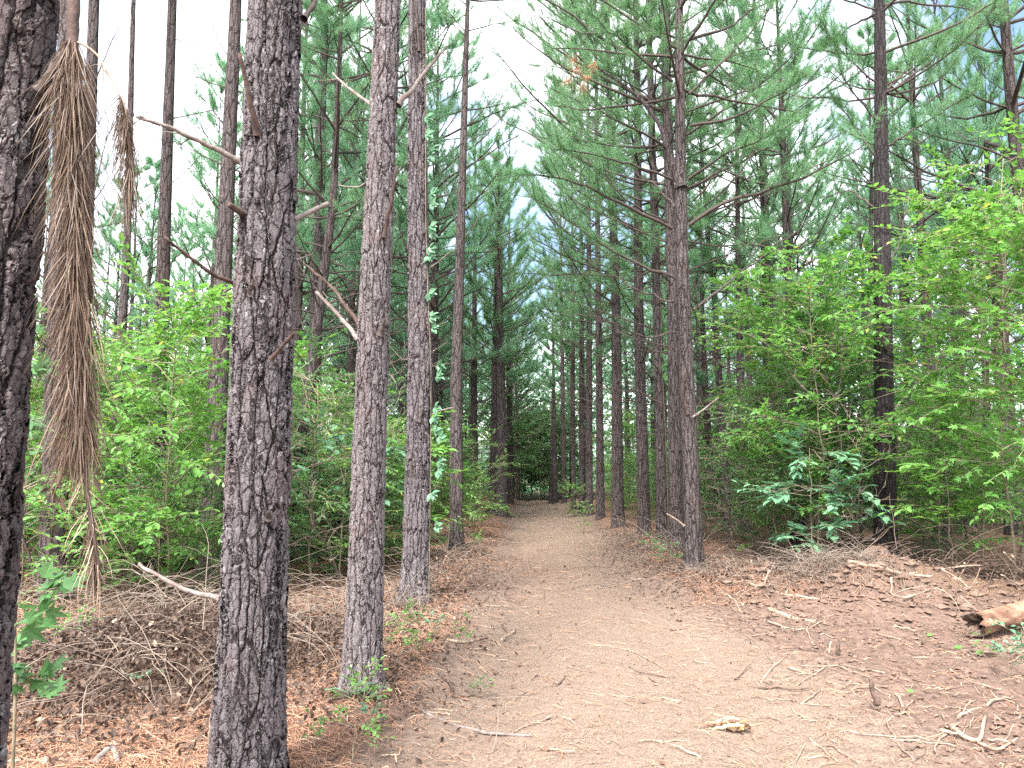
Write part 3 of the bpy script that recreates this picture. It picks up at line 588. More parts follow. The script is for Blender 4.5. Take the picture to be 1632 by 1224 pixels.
for row, (x, y0, y1, side) in enumerate([(3.0, 45, 60, 1), (6.2, 16, 62, 1), (9.4, 13, 62, 1), (12.6, 12, 62, 1), (15.8, 16, 62, 1), (19.2, 20, 60, 1), (23, 26, 60, 1),
                                         (-1.4, 33, 60, -1), (-4.5, 16, 60, -1), (-6.2, 19, 60, -1), (-7.6, 17, 60, -1), (-10.8, 18, 60, -1), (-14, 20, 60, -1), (-17.2, 24, 60, -1), (-21, 28, 60, -1)]):
    y = y0 + rg.uniform(0, 2)
    while y < y1:
        xx = x + .0237 * y + rg.normal(0, .35); yy = y + rg.normal(0, .3); y += rg.uniform(2.6, 4.2)
        if min((xx - a) ** 2 + (yy - b) ** 2 for a, b in taken) < 1.6 ** 2: continue
        px = 816 + 1226 * xx / yy
        if side < 0 and px < 455 and (yy < 25 or rg.uniform() < .15): continue            # the open bright gap in the left woods
        if px < -160 or px > 1800: continue
        if side > 0: lab, grp = 'pine deep in the shaded woods right of the path', 'pines deep in the right woods'
        elif px > 455: lab, grp = 'feathery green pine filling the woods behind the left path row', 'feathery pines behind the left path row'
        else: lab, grp = 'distant pale pine seen through the bright gap in the left woods', 'distant pines in the left gap'
        pr = (PROT_LOW if (rg.uniform() < (.62 if side > 0 else .85)) else PROT_HIGH); pr = pr[rg.integers(len(pr))]
        put_pine(pr, xx, yy, (rg.uniform(1.1, 1.35) if 455 < px < 660 else rg.uniform(.9, 1.1) if 660 <= px < 850 else rg.uniform(1.0, 1.25) if px > 850 else rg.uniform(.8, 1.02)), lab, grp); taken.append((xx, yy)); nbg += 1


# ------------------------------------------------------------------ broadleaf saplings and shrubs
def sapling_geo(seed, H, spread, nb, nt_, nl, leaf, tmpl=LEAF8, zmin=.18, e=(5, 50), stem_r=.018, wild=.3):
    rng = np.random.default_rng(seed); st, fo = Geo(), Geo(); z = np.linspace(0, H, 12); w = np.cumsum(rng.normal(0, .035 * H / 4, (12, 2)), 0); w[0] = 0
    S = np.column_stack([w, z]); st.add(*tubes(S, stem_r * np.linspace(1, .25, 12), 6))
    t = zmin + (1 - zmin) * np.sort(rng.uniform(0, 1, nb)) ** .9; B = np.stack([np.interp(t, z / H, S[:, i]) for i in range(3)], -1)
    az = np.arange(nb) * 2.4 + rng.normal(0, .5, nb); prof = np.sin(np.clip((t - zmin * .6) / (1.06 - zmin * .6), 0, 1) * np.pi) ** .6
    L = spread * (.3 + .7 * prof) * rng.uniform(.6, 1.15, nb); e0 = rng.uniform(*e, nb); P = limb_paths(B, az, L, e0, e0 - rng.uniform(0, 35, nb), rng, 8, .1)
    st.add(*tubes(P, (stem_r * .5) * np.clip(L / spread, .3, 1)[:, None] * np.linspace(1, .25, 8)[None], 4))
    M, n, _ = P.shape; s = .2 + .8 * rng.uniform(0, 1, (M, nt_)); f = s * (n - 1); i = np.clip(f.astype(int), 0, n - 2); fr = (f - i)[..., None]; mi = np.arange(M)[:, None]
    Bt = (P[mi, i] * (1 - fr) + P[mi, i + 1] * fr).reshape(-1, 3); Td = nrm(P[mi, i + 1] - P[mi, i]).reshape(-1, 3); N = len(Bt)
    a = rng.uniform(-1.2, 1.2, N); D = nrm(np.stack([Td[:, 0] * np.cos(a) - Td[:, 1] * np.sin(a), Td[:, 0] * np.sin(a) + Td[:, 1] * np.cos(a), Td[:, 2] + rng.normal(.05, .25, N)], -1))
    Lt = rng.uniform(.12, .42, N) * min(1.3, spread) + leaf * .8; tt = np.linspace(0, 1, 4)
    Pt = Bt[:, None] + D[:, None] * (Lt[:, None] * tt)[..., None] + rng.normal(0, .01, (N, 4, 3)) * tt[None, :, None]; Pt[:, :, 2] -= (Lt[:, None] * .18 * tt ** 2)
    st.add(*tubes(Pt, np.tile([.004, .0035, .003, .002], (N, 1)), 3, False))
    q = np.linspace(.15, 1, nl)[None] + rng.uniform(-.06, .06, (N, nl)); ff = np.clip(q, 0, .999) * 3; ii_ = ff.astype(int); b = (ff - ii_)[..., None]; ni = np.arange(N)[:, None]
    LP = (Pt[ni, ii_] * (1 - b) + Pt[ni, ii_ + 1] * b).reshape(-1, 3); sgn = np.where(np.arange(nl) % 2, 1, -1)[None] * rng.uniform(.5, 1.3, (N, nl)); sgn[:, -1] *= .2
    al = np.stack([D[:, None, 0] * np.cos(sgn) - D[:, None, 1] * np.sin(sgn), D[:, None, 0] * np.sin(sgn) + D[:, None, 1] * np.cos(sgn), D[:, None, 2] + rng.normal(-.22, wild, (N, nl))], -1).reshape(-1, 3)
    nm = np.array([0, 0, 1.]) + rng.normal(0, wild, al.shape); k = rng.uniform(size=len(LP)) < .9
    fo.add(*leaves(LP[k], al[k], nm[k], leaf * rng.uniform(.55, 1.15, k.sum()), tmpl), smooth=False)
    return st, fo
def plant_mesh(seed, *a, mat=None, **k):
    st, fo = sapling_geo(seed, *a, **k); return st.mesh('stem', M_greenstem), fo.mesh('foliage', mat or M_leaf)
SAP = [plant_mesh(900 + k, *a) for k, a in enumerate([(5.6, 1.6, 64, 9, 9, .10), (4.6, 1.5, 52, 8, 6, .135, LOBED), (3.6, 1.3, 50, 9, 8, .105), (5.0, 1.8, 60, 10, 9, .11)])]
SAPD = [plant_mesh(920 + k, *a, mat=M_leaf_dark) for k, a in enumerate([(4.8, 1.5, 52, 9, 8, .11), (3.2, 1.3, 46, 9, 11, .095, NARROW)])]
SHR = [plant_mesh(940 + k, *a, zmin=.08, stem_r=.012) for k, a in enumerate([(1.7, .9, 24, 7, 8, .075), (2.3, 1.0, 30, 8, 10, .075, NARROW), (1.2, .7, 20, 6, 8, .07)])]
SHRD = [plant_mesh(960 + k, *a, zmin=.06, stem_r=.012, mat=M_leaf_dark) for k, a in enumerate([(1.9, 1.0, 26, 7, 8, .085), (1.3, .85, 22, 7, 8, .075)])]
BIGL = [plant_mesh(980, 2.6, 1.2, 20, 5, 7, .20, mat=M_leaf_blue, wild=.2), plant_mesh(981, 3.4, 1.4, 24, 5, 7, .19, mat=M_leaf, wild=.2)]
def put_plant(pr, x, y, s, label, group, name='sapling', cat='sapling', zs=1.):
    o = empty(name, (x, y, float(ground_h(x, y, False)) - .03)); o.rotation_euler = (0, 0, rg.uniform(0, 6.28)); o.scale = (s, s, s * zs); tag(o, label, cat, group)
    link('stem', pr[0], o); link('foliage', pr[1], o); return o
# the ones one can point at
for pr, px, d, s, zs, lab in [
    (SAP[3], 1290, 12.6, 1.0, 1.04, 'tall bright green sapling behind the left end of the dirt mound'), (SAP[0], 1600, 10.8, 1.08, 1.0, 'tallest bright green sapling, right of the dark pine behind the mound'),
    (SAP[1], 1660, 9.8, 1.0, 1.1, 'leafy green sapling over the rotten log at the right edge'), (SAP[1], 1490, 14.9, 1.05, 1.0, 'green sapling close behind the right side of the dark pine behind the mound'),
    (SAPD[0], 1345, 15, .95, .95, 'dark green sapling behind the left side of the dark pine behind the mound'), (SAPD[1], 1225, 13.6, 1.05, .9, 'darker sapling in the shade between the forked pine and the mound'),
    (BIGL[0], 1290, 11.9, .85, .9, 'big-leaved sapling with bluish leaves low behind the dirt mound'), (BIGL[1], 1505, 11.4, .75, .75, 'big-leaved green sapling right of the dark mound pine foot'),
    (SAP[0], 1550, 12.6, 1.05, 1.0, 'tall green sapling between the dark mound pine and the tallest sapling'), (SAP[3], 1245, 14.6, 1.0, 1.0, 'tall sapling in the gap between the forked pine and the mound sapling'),
    (SAP[2], 275, 8.8, .95, 1.02, 'slim bright sapling between the hanging clump and the thick trunk'), (SAP[2], 190, 12, 1.05, .9, 'bushy sapling under the smaller hanging clump'),
    (SAP[1], 40, 12, .9, .8, 'bright sapling at the far left beyond the closest trunk'), (SAPD[1], 505, 10.8, 1.0, .9, 'shaded sapling between the thick trunk and the pale-barked trunk'),
    (BIGL[0], 540, 11.8, .95, .9, 'big-leaved sapling behind the pale-barked pine'), (BIGL[1], 625, 13.2, .8, .85, 'big-leaved sapling between the pale-barked and the vine-covered pines'),
    (SAP[2], 695, 17.6, .9, .8, 'bushy sapling between the vine-covered pine and the slender lone pine'), (SAPD[0], 430, 13.5, .75, .8, 'dark sapling mostly behind the thick stubbed trunk'),
    (SHR[1], 765, 21, 1.0, 1.0, 'leafy shrub at the path edge in front of the pair of pines'), (SHR[0], 750, 17.5, .85, .9, 'low green shrub beside the slender lone pine'), (SHR[2], 915, 28.5, 1.0, 1.0, 'small pale green shrub at the foot of the path row pines')]:
    x = (px - 816) / 1226 * d; put_plant(pr, x, d, s, lab, None, 'shrub' if 'shrub' in lab else 'sapling', 'shrub' if 'shrub' in lab else 'sapling', zs)
used = list(taken)
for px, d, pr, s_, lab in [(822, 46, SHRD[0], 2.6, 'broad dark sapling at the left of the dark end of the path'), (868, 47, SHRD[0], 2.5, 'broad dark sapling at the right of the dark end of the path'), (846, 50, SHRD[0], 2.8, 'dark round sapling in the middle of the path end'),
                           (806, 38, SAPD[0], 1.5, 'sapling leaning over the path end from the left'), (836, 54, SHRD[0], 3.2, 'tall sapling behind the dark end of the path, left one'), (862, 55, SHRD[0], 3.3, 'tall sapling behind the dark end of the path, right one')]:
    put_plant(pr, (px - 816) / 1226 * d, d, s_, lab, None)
def scatter(n, xr, yr, prots, srange, label, group, name, cat, mind=.8, ok=None, zs=1.):
    c, tries = 0, 0
    while c < n and tries < n * 30:
        tries += 1; y = rg.uniform(*yr); x = rg.uniform(*xr) + .0237 * y; px = 816 + 1226 * x / y
        if px < -150 or px > 1790 or (ok and not ok(x, y, px)): continue
        if min((x - a) ** 2 + (y - b) ** 2 for a, b in used) < mind ** 2: continue
        used.append((x, y)); put_plant(prots[rg.integers(len(prots))], x, y, rg.uniform(*srange), label, group, name, cat, zs); c += 1
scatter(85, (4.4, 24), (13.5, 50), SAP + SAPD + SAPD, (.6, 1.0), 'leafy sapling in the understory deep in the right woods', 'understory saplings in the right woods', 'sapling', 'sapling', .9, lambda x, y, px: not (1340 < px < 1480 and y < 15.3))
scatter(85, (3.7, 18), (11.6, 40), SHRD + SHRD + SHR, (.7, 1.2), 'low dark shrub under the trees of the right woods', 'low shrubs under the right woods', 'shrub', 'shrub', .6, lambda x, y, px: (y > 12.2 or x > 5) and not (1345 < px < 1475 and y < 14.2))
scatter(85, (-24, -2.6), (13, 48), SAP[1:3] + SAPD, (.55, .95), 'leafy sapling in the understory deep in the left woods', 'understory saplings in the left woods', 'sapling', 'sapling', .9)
scatter(50, (-12, -2.4), (8.6, 15), SHR + SHRD, (.7, 1.1), 'green shrub close behind the near trunks of the left woods', 'near shrubs of the left woods', 'shrub', 'shrub', .55, lambda x, y, px: (y > 10.5 or x < -3.6) and px < 790)
scatter(22, (-13, -3), (10.5, 16), SAP[1:3] + SAPD[1:], (.7, 1.0), 'young sapling close behind the near trunks of the left woods', 'near saplings of the left woods', 'sapling', 'sapling', .8)
scatter(95, (-17, -2.2), (12, 40), SHR + SHRD, (.8, 1.3), 'low green shrub under the trees of the left woods', 'low shrubs under the left woods', 'shrub', 'shrub', .6, lambda x, y, px: y > 11 or x < -3.2)
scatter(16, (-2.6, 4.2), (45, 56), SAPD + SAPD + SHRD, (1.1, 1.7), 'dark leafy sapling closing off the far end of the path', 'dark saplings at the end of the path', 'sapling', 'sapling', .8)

# the wood beyond, which reads as one mass
def far_mass():
    g = Geo(); rng = np.random.default_rng(5); n = 90000
    a = rng.uniform(-1.05, 1.05, n); rr = rng.uniform(58, 86, n); x, y = np.sin(a) * rr, np.cos(a) * rr
    top = 9 + 7 * fbm(a * 14 + 9, a * 3, 3, 3); low = np.where(a < -.31, .62, 1.)
    z = rng.uniform(0, 1, n) ** 1.2 * top * low
    D = nrm(rng.normal(size=(n, 3)) * np.array([1, 1, .6])); g.add(*leaves(np.stack([x, y, z], -1), D, rng.normal(size=(n, 3)) + [0, 0, .6], rng.uniform(.25, .6, n), LEAF4), smooth=False, m=0)
    return g.build('distant_woods', M_needle_far)
tag(far_mass(), 'far wall of woods closing the view behind all the trees', None, None, 'stuff')

# ------------------------------------------------------------------ the branch of dead needles hanging from the closest pine
def smooth_path(P, n):
    P = np.array(P, float); t = np.linspace(0, 1, len(P)); tt = np.linspace(0, 1, n); Q = np.stack([np.interp(tt, t, P[:, i]) for i in range(3)], -1)
    for _ in range(2): Q[1:-1] = (Q[:-2] + 2 * Q[1:-1] + Q[2:]) / 4
    return Q
def hanging(root, P, n, L, out, w, seed, name='needle_clump', down=1., mat=None, env=None):
    """needles that leave the stem P (m,3) and droop"""
    rng = np.random.default_rng(seed); f = rng.uniform(0, 1, n) * (len(P) - 1.001); i = f.astype(int); b = (f - i)[:, None]
    B = P[i] * (1 - b) + P[i + 1] * b; a = rng.uniform(0, 6.28, n); o = np.stack([np.cos(a), np.sin(a), np.zeros(n)], -1); f = np.clip(f + .35 * np.sin(f * 2.6), 0, len(P) - 1.001); i = f.astype(int); b = (f - i)[:, None]; B = P[i] * (1 - b) + P[i + 1] * b; out = out * np.where(rng.uniform(size=n) < .08, 1.9, .9)[:, None] * (.6 + .8 * vnoise(f * .5, a * 1.2, None, seed))[:, None]
    k = out * rng.uniform(.15, 1.25, n)[:, None] * (1 if env is None else np.interp(f / (len(P) - 1), *env)[:, None])
    D = nrm(o * k * 1.6 + np.array([0, 0, -down]) + rng.normal(0, .12, (n, 3))); bend = -o * k * .75 + np.array([0, 0, -.35]) + rng.normal(0, .17, (n, 3))
    g = Geo().add(*blades(B - np.array(root.location), D, rng.uniform(*L, n), w * rng.uniform(.7, 1.25, n), rng, 4, bend), smooth=False)
    return g.build(name, mat or M_deadneedle, root)
hb = empty('hanging_dead_branch', at(116, 75, 2.22)); tag(hb, 'broken pine top with a long beard of dead brown needles, hanging beside the closest trunk', 'dead branch')
main = smooth_path([at(a, b, 2.22) for a, b in ((122, -260), (120, -100), (117, 0), (115, 72), (118, 160), (121, 300), (125, 470), (129, 620), (133, 720), (139, 790), (148, 850), (157, 912))], 60)
tt = np.linspace(0, 1, 60); rr = np.interp(tt, [0, .27, .31, .6, 1], [.018, .016, .009, .007, .006]) * (1 + .25 * vnoise(tt * 60, tt * 0, None, 3))
Geo().add(*tubes(main - np.array(hb.location), rr, 8)).build('stem', M_redsnag, hb)
snag(hb, [at(60, 145, 2.2), at(80, 118, 2.2), at(96, 88, 2.21), at(116, 72, 2.22)], .012, M_limb, 'stub', rt=.9)
tw = smooth_path([at(a, b, 2.22) for a, b in ((120, 66), (140, 74), (160, 92), (176, 124), (192, 152), (201, 172), (206, 230), (208, 290))], 24)
Geo().add(*tubes(tw - np.array(hb.location), np.linspace(.0042, .0022, 24), 5)).build('twig', M_stick, hb)
for pts in (((160, 92), (166, 118), (163, 150), (170, 190)), ((176, 124), (160, 104), (150, 102), (137, 112)), ((122, 72), (112, 95), (108, 130), (104, 175))):
    Geo().add(*tubes(smooth_path([at(a, b, 2.23) for a, b in pts], 12) - np.array(hb.location), np.linspace(.0022, .001, 12), 4)).build('twig', M_stick, hb)
hanging(hb, main[14:41], 4300, (.10, .25), .38, .003, 11, env=([0, .12, .3, .8, 1], [.55, .95, 1.15, 1.05, .7]))
hanging(hb, main[44:59], 80, (.08, .17), .55, .0026, 12, down=.7, mat=M_stick); hanging(hb, main[52:60], 260, (.03, .07), .4, .003, 14)
hanging(hb, tw[13:], 420, (.08, .19), .34, .0024, 13)
for a, b, sz in ((98, 790, .05), (152, 758, .05), (86, 778, .045)):
    p = at(a, b, 2.2); rng = np.random.default_rng(a); Geo().add(*leaves((p - np.array(hb.location))[None], np.array([[.3, 0, -1.]]), rng.normal(size=(1, 3)), sz, LEAF8)).build('leaf', M_deadleaf, hb)

# ------------------------------------------------------------------ sticks, roots and logs that can be pointed at
_sn = [0]
def stick(pts, r, mat, label, name='stick', cat='stick', d=None, forks=(), rt=.5, group=None, lift=.7, k=7, rough_=.012):
    """pts: photo pixels on the ground, or at depth d (one number, or first and last) when in the air"""
    _sn[0] += 1; rng = np.random.default_rng(_sn[0] + 40); r = r * (.68 if r < .02 else .8)
    def place(pp):
        if d is None: return np.array([G(a, b, r * lift) for a, b in pp])
        if d == 'crest': return np.array([q if q[1] < 10.2 else at(a, b, 10.0) for a, b in pp for q in [G(a, b, r * lift + .01)]])
        d0, d1 = (d, d) if np.isscalar(d) else d; return np.array([at(a, b, d0 + (d1 - d0) * i / max(1, len(pp) - 1)) for i, (a, b) in enumerate(pp)])
    g = Geo(); org = None
    for q, (pp, rs) in enumerate([(pts, 1.)] + [(f, .6) for f in forks]):
        P = place(pp); org = P[0].copy() if org is None else org; n = max(10, 5 * len(pp)); Q = smooth_path(P, n); L = np.linalg.norm(Q[-1] - Q[0])
        Q[1:-1] += rng.normal(0, min(rough_, .014 * L + .001), (n - 2, 3)) * [1, 1, .5]; Q[1:-1] = (Q[:-2] + 2 * Q[1:-1] + Q[2:]) / 4
        rad = r * rs * (1 - (1 - rt) * np.linspace(0, 1, n)) * (1 + rng.normal(0, .09, n)) + .0004
        V, F = tubes(Q - org, rad, k); g.add(V, F); c = len(V); g.add((Q[0] - org)[None] - nrm((Q[1] - Q[0])[None]) * r * .15)
        b0 = g.n - 1 - c; g.t.append((np.array([[g.n - 1, b0 + (j + 1) % k, b0 + j] for j in range(k)]), 0, False))
    o = g.build(name, mat); o.location = org; tag(o, label, cat, group); return o
S = stick
S([(664, 1129), (710, 1152), (770, 1170), (846, 1175)], .017, M_snag, 'curved grey branch lying in the straw at the near left edge of the path', 'branch', 'branch', rt=.75)
S([(937, 1026), (985, 1032), (1020, 1045), (1062, 1069)], .010, M_stick, 'long thin forked branch lying across the middle of the path', 'branch', 'branch', forks=[[(985, 1032), (1010, 1040), (1030, 1058)]])
S([(1003, 1065), (1040, 1085), (1063, 1094)], .008, M_darkstick, 'short dark stick just below the long forked branch on the path')
S([(900, 1099), (950, 1106), (1012, 1112)], .007, M_stick, 'thin straight stick on the pale near part of the path')
S([(848, 952), (880, 945), (895, 934)], .010, M_palestick, 'bent pale stick far along the bare path')
S([(772, 966), (850, 969)], .008, M_stick, 'thin stick lying along the left side of the path')
S([(1213, 1088), (1235, 1065), (1258, 1041)], .014, M_palestick, 'pale tapering stick leaning across the soil left of the upright stubs')
S([(1258, 1064), (1284, 1072), (1301, 1079)], .017, M_stick, 'thick brown stick end in the soil, beside a thin pale one')
S([(1313, 1066), (1292, 1080), (1270, 1092)], .010, M_palestick, 'thin pale stick crossing the thick brown stick end')
S([(1206, 985), (1266, 1004), (1289, 1008), (1322, 982)], .015, M_stick, 'branching stick lying in front of the dirt mound', 'branch', 'branch', forks=[[(1285, 1007), (1292, 1020)], [(1245, 998), (1252, 1020)], [(1275, 1006), (1310, 996)]])
S([(1196, 934), (1250, 949), (1306, 957)], .024, M_palestick, 'thick pale stick on the lower left slope of the mound', rt=.8)
S([(1226, 973), (1260, 985), (1298, 992)], .034, M_stick, 'half buried thick root in front of the dirt mound', 'root', 'root', lift=.2, rt=.8)
S([(1319, 1052), (1324, 1022)], .016, M_palestick, 'pale upright stake in the bare soil', 'stake', 'stake', d=7.0, rt=.8)
S([(1335, 1046), (1336, 1025)], .022, M_darkstick, 'short dark stub standing beside the pale stake', 'stub', 'stub', d=6.95, rt=.95)
S([(1397, 1122), (1391, 1100), (1386, 1080)], .026, M_darkstick, 'blackened forked stub sticking up from the bare soil', 'stub', 'stub', d=5.25, rt=.6, forks=[[(1392, 1105), (1403, 1120)]])
S([(1340, 1064), (1358, 1073), (1386, 1084)], .014, M_palestick, 'pale root running to the blackened stub', 'root', 'root')
S([(1446, 1133), (1428, 1140), (1415, 1150), (1418, 1163), (1431, 1183), (1447, 1206), (1464, 1218)], .010, M_palestick, 'long winding pale root near the bottom right', 'root', 'root', forks=[[(1441, 1135), (1437, 1118), (1433, 1112)], [(1437, 1136), (1455, 1122), (1456, 1110)]])
S([(1513, 1067), (1543, 1089), (1597, 1106)], .012, M_stick, 'bowed brown stick on the soil below the rotten log')
S([(1528, 1144), (1563, 1130), (1596, 1123), (1615, 1113)], .017, M_palestick, 'gnarled pale branch with a stubby fork, right foreground', 'branch', 'branch', forks=[[(1530, 1141), (1545, 1128), (1556, 1118)]])
S([(1517, 1163), (1527, 1180), (1560, 1188), (1571, 1153)], .022, M_stick, 'bleached hooked root wood at the bottom right', 'root', 'root', forks=[[(1500, 1178), (1527, 1182)], [(1560, 1188), (1589, 1203), (1623, 1185)]], lift=1.2)
S([(1622, 1124), (1619, 1160), (1600, 1178)], .008, M_palestick, 'slender bent twig at the right edge above the hooked root')
S([(1289, 1176), (1312, 1200), (1335, 1215)], .010, M_stick, 'thin stick slanting down at the bottom, right of the decayed chunk')
S([(1279, 1124), (1309, 1105)], .009, M_palestick, 'short pale stick with a long thin one beside it')
S([(1275, 1125), (1325, 1126)], .006, M_palestick, 'long thin pale twig lying level on the soil')
S([(1398, 1010), (1441, 1021)], .016, M_stick, 'single brown stick in front of the tangled roots')
S([(1471, 1028), (1507, 1036), (1550, 1040), (1597, 1050)], .03, M_darkstick, 'dark limb lying below the end of the rotten log', 'branch', 'branch', forks=[[(1540, 1038), (1590, 1052)]])
S([(1455, 1048), (1500, 1046), (1540, 1045)], .011, M_stick, 'thin stick parallel to the dark limb under the log')
S([(1352, 904), (1398, 911), (1447, 917), (1532, 927)], .034, M_stick, 'long branch reaching right from the top of the dirt mound', 'branch', 'branch', d='crest', forks=[[(1445, 916), (1503, 906), (1565, 901)]])
S([(1221, 901), (1253, 912)], .03, M_palestick, 'pale broken stick end on the upper left of the mound', d='crest', rt=.8)
S([(1226, 909), (1217, 934)], .018, M_palestick, 'stick standing on the left flank of the mound', d=9.2)
S([(1292, 902), (1330, 907), (1368, 905)], .026, M_rot, 'rusty brown bark strip on top of the mound', 'bark_strip', 'bark', d='crest')
S([(1302, 921), (1325, 923), (1340, 921)], .022, M_stick, 'short thick stick in the crest of the mound', d='crest')
for k, pp in enumerate([[(1421, 920), (1420, 949), (1450, 953), (1482, 938)], [(1477, 955), (1490, 935), (1510, 945), (1537, 983)], [(1530, 950), (1556, 972), (1590, 986)], [(1523, 958), (1525, 929), (1536, 908)], [(1422, 949), (1445, 938), (1478, 934)], [(1500, 906), (1530, 925), (1548, 940), (1562, 905)], [(1596, 916), (1634, 940)], [(1458, 990), (1475, 972), (1500, 968)], [(1600, 880), (1620, 905), (1640, 915)], [(1440, 953), (1460, 946), (1476, 940)]]):
    S(pp, .012 if k % 3 else .016, M_palestick if k % 2 == 0 else M_stick, 'pale looping root in the tangle right of the mound', 'root', 'root', d=(8.8, 8.6) if k < 6 else (8.9, 9.3), group='roots tangled right of the mound', rough_=.02)
S([(1153, 886), (1180, 905), (1209, 929)], .010, M_palestick, 'thin pale branch leaning behind the left foot of the mound', 'branch', 'branch', d=10.6)
S([(1150, 945), (1168, 955), (1181, 978)], .017, M_stick, 'stick sliding down the bank below the forked pine')
S([(1125, 985), (1180, 990), (1230, 1000)], .007, M_stick, 'thin level twig at the foot of the right bank')
S([(82, 1143), (165, 1140), (210, 1155), (264, 1187)], .013, M_stick, 'long bent stick in the straw below the brush heap', forks=[[(165, 1141), (110, 1158), (30, 1165)]])
S([(200, 1220), (270, 1192), (334, 1170)], .013, M_palestick, 'pale stick leaning to the foot of the thick trunk', forks=[[(270, 1192), (320, 1185)]])
S([(150, 1222), (180, 1195), (188, 1222)], .028, M_snag, 'weathered forked root wood at the bottom left', 'root', 'root', rt=.6)
S([(14, 1215), (80, 1212), (140, 1210)], .013, M_stick, 'straight stick along the bottom left edge')
S([(332, 1214), (334, 1170), (338, 1130)], .013, M_palestick, 'pale upright stake touching the left of the thick trunk', 'stake', 'stake', d=4.0, rt=.7)
S([(462, 1176), (505, 1180), (548, 1192)], .011, M_stick, 'stick right of the foot of the thick trunk')
S([(472, 1052), (505, 1046), (540, 1044)], .011, M_stick, 'nearer of two sticks between the thick and pale-barked trunks')
S([(470, 1012), (505, 1008), (548, 1003)], .011, M_snag, 'farther of two sticks between the thick and pale-barked trunks')
S([(712, 1022), (740, 1026), (776, 1018)], .02, M_stick, 'thick stick on the left bank of the path', rt=.7)
S([(798, 1024), (810, 1016), (820, 1008)], .022, M_palestick, 'stubby pale wood end beside the path', 'stick', 'stick', rt=.9)
S([(700, 1076), (714, 1090), (723, 1112)], .018, M_darkstick, 'curled dark bark piece in the straw left of the path', 'bark_piece', 'bark', rt=.8)
S([(754, 1040), (790, 1046), (800, 1060)], .007, M_stick, 'hooked twig near the left edge of the path', 'twig', 'twig')
S([(724, 994), (760, 998), (794, 1003)], .009, M_stick, 'low stick beside the vine-covered pine, toward the path')
S([(886, 1094), (895, 1086), (902, 1078)], .010, M_darkstick, 'small dark forked twig on the middle of the path', 'twig', 'twig', forks=[[(892, 1090), (880, 1088)]])
S([(845, 905), (900, 912)], .010, M_stick, 'stick far along the path on its bare middle')
S([(868, 955), (868, 940)], .006, M_darkstick, 'tiny upright twig standing in the path', 'twig', 'twig', d=9.6)
S([(690, 905), (730, 900), (770, 912)], .016, M_darkstick, 'dark branch on the bank beside the slender lone pine', 'branch', 'branch', d=12.5)
S([(740, 850), (765, 905)], .016, M_darkstick, 'dark leaning stem by the slender lone pine', 'dead_sapling', 'dead stem', d=13)

# rotten log, decayed chunk, leaf
def log():
    rng = np.random.default_rng(3); A = at(1556, 1018, 7.75); B = at(1700, 985, 8.5); A[2] = float(ground_h(A[0], A[1], False)) + .135; B[2] = max(A[2] + .10, float(ground_h(B[0], B[1], False)) + .10)
    n, k = 60, 40; t = np.linspace(0, 1, n); P = A + (B - A) * t[:, None]; a = np.arange(k) * 2 * np.pi / k; Tn = nrm((B - A)[None])[0]; U = nrm(np.cross(Tn, [0, 0, 1.])[None])[0]; W = np.cross(U, Tn)
    Z, AA = np.meshgrid(t * 2.2, a, indexing='ij'); r = .105 * (1 + .35 * (fbm(np.cos(AA) * 2 + 4, np.sin(AA) * 2 + 4, 3, 7, Z * 1.2) - .5) + .18 * (fbm(np.cos(AA) * 6 + 4, np.sin(AA) * 6 + 4, 2, 8, Z * 3) - .5))
    V = P[:, None] + r[..., None] * (np.cos(AA)[..., None] * U + np.sin(AA)[..., None] * W); V[0] -= Tn * (rng.uniform(-.03, .07, k) + .05 * np.sin(a * 3 + 1))[:, None]
    i = np.arange(n - 1)[:, None] * k; j = np.arange(k)[None]; j2 = (j + 1) % k; Q = np.stack([i + j, i + j2, i + k + j2, i + k + j], -1)
    root = empty('rotten_log', A); tag(root, 'reddish rotten log with a crumbling broken end at the right edge', 'log')
    Geo().add(V - A, Q).build('log_body', M_rot, root)
    ring = V[0] - A; inn = [ring * s + Tn * dd + rng.normal(0, .008, (k, 3)) for s, dd in ((.8, .03), (.55, .08), (.25, .12))]
    VV = np.concatenate([ring * .985 + Tn * .002] + inn); QQ = np.concatenate([np.stack([i0 * k + j[0], (i0 + 1) * k + j[0], (i0 + 1) * k + j2[0], i0 * k + j2[0]], -1) for i0 in range(3)])
    Geo().add(VV, QQ).build('broken_end', M_darkstick, root)
log()
def chunk():
    rng = np.random.default_rng(8); A = G(1160, 1166); root = empty('decayed_wood', A); tag(root, 'crumbling yellow-brown chunk of decayed wood lying on the path', 'wood chunk')
    for q in range(15):
        L = rng.uniform(.08, .26); n = 9; c = np.array([rng.uniform(-.07, .07), rng.uniform(-.045, .045), .012 + rng.uniform(0, .035)]); dd = nrm(np.array([[1, rng.normal(-.15, .22), rng.normal(0, .12)]]))[0]
        P = c + dd * ((np.linspace(-.5, .5, n)) * L)[:, None] + rng.normal(0, .005, (n, 3)); Geo().add(*tubes(P, np.sin(np.linspace(.35, 2.8, n)) * rng.uniform(.008, .02) + .001, 6), smooth=False).build('splinter', M_chunk if q % 4 else M_rot, root)
chunk()
for a, b, sz, lab in ((1521, 1038, .09, 'fallen round green leaf on the soil by the dark limb'), (1478, 1018, .07, 'pale green fallen leaf near the tangled roots'), (1446, 1113, .06, 'yellowish leaf caught in the winding pale root')):
    p = G(a, b, .03); o = Geo().add(*leaves(np.zeros((1, 3)), np.array([[1., .2, .1]]), np.array([[0, -.5, 1.]]), sz, LEAF8)).build('leaf', M_leaf); o.location = p; tag(o, lab, 'leaf')
rg = np.random.default_rng(12); cnt = 0
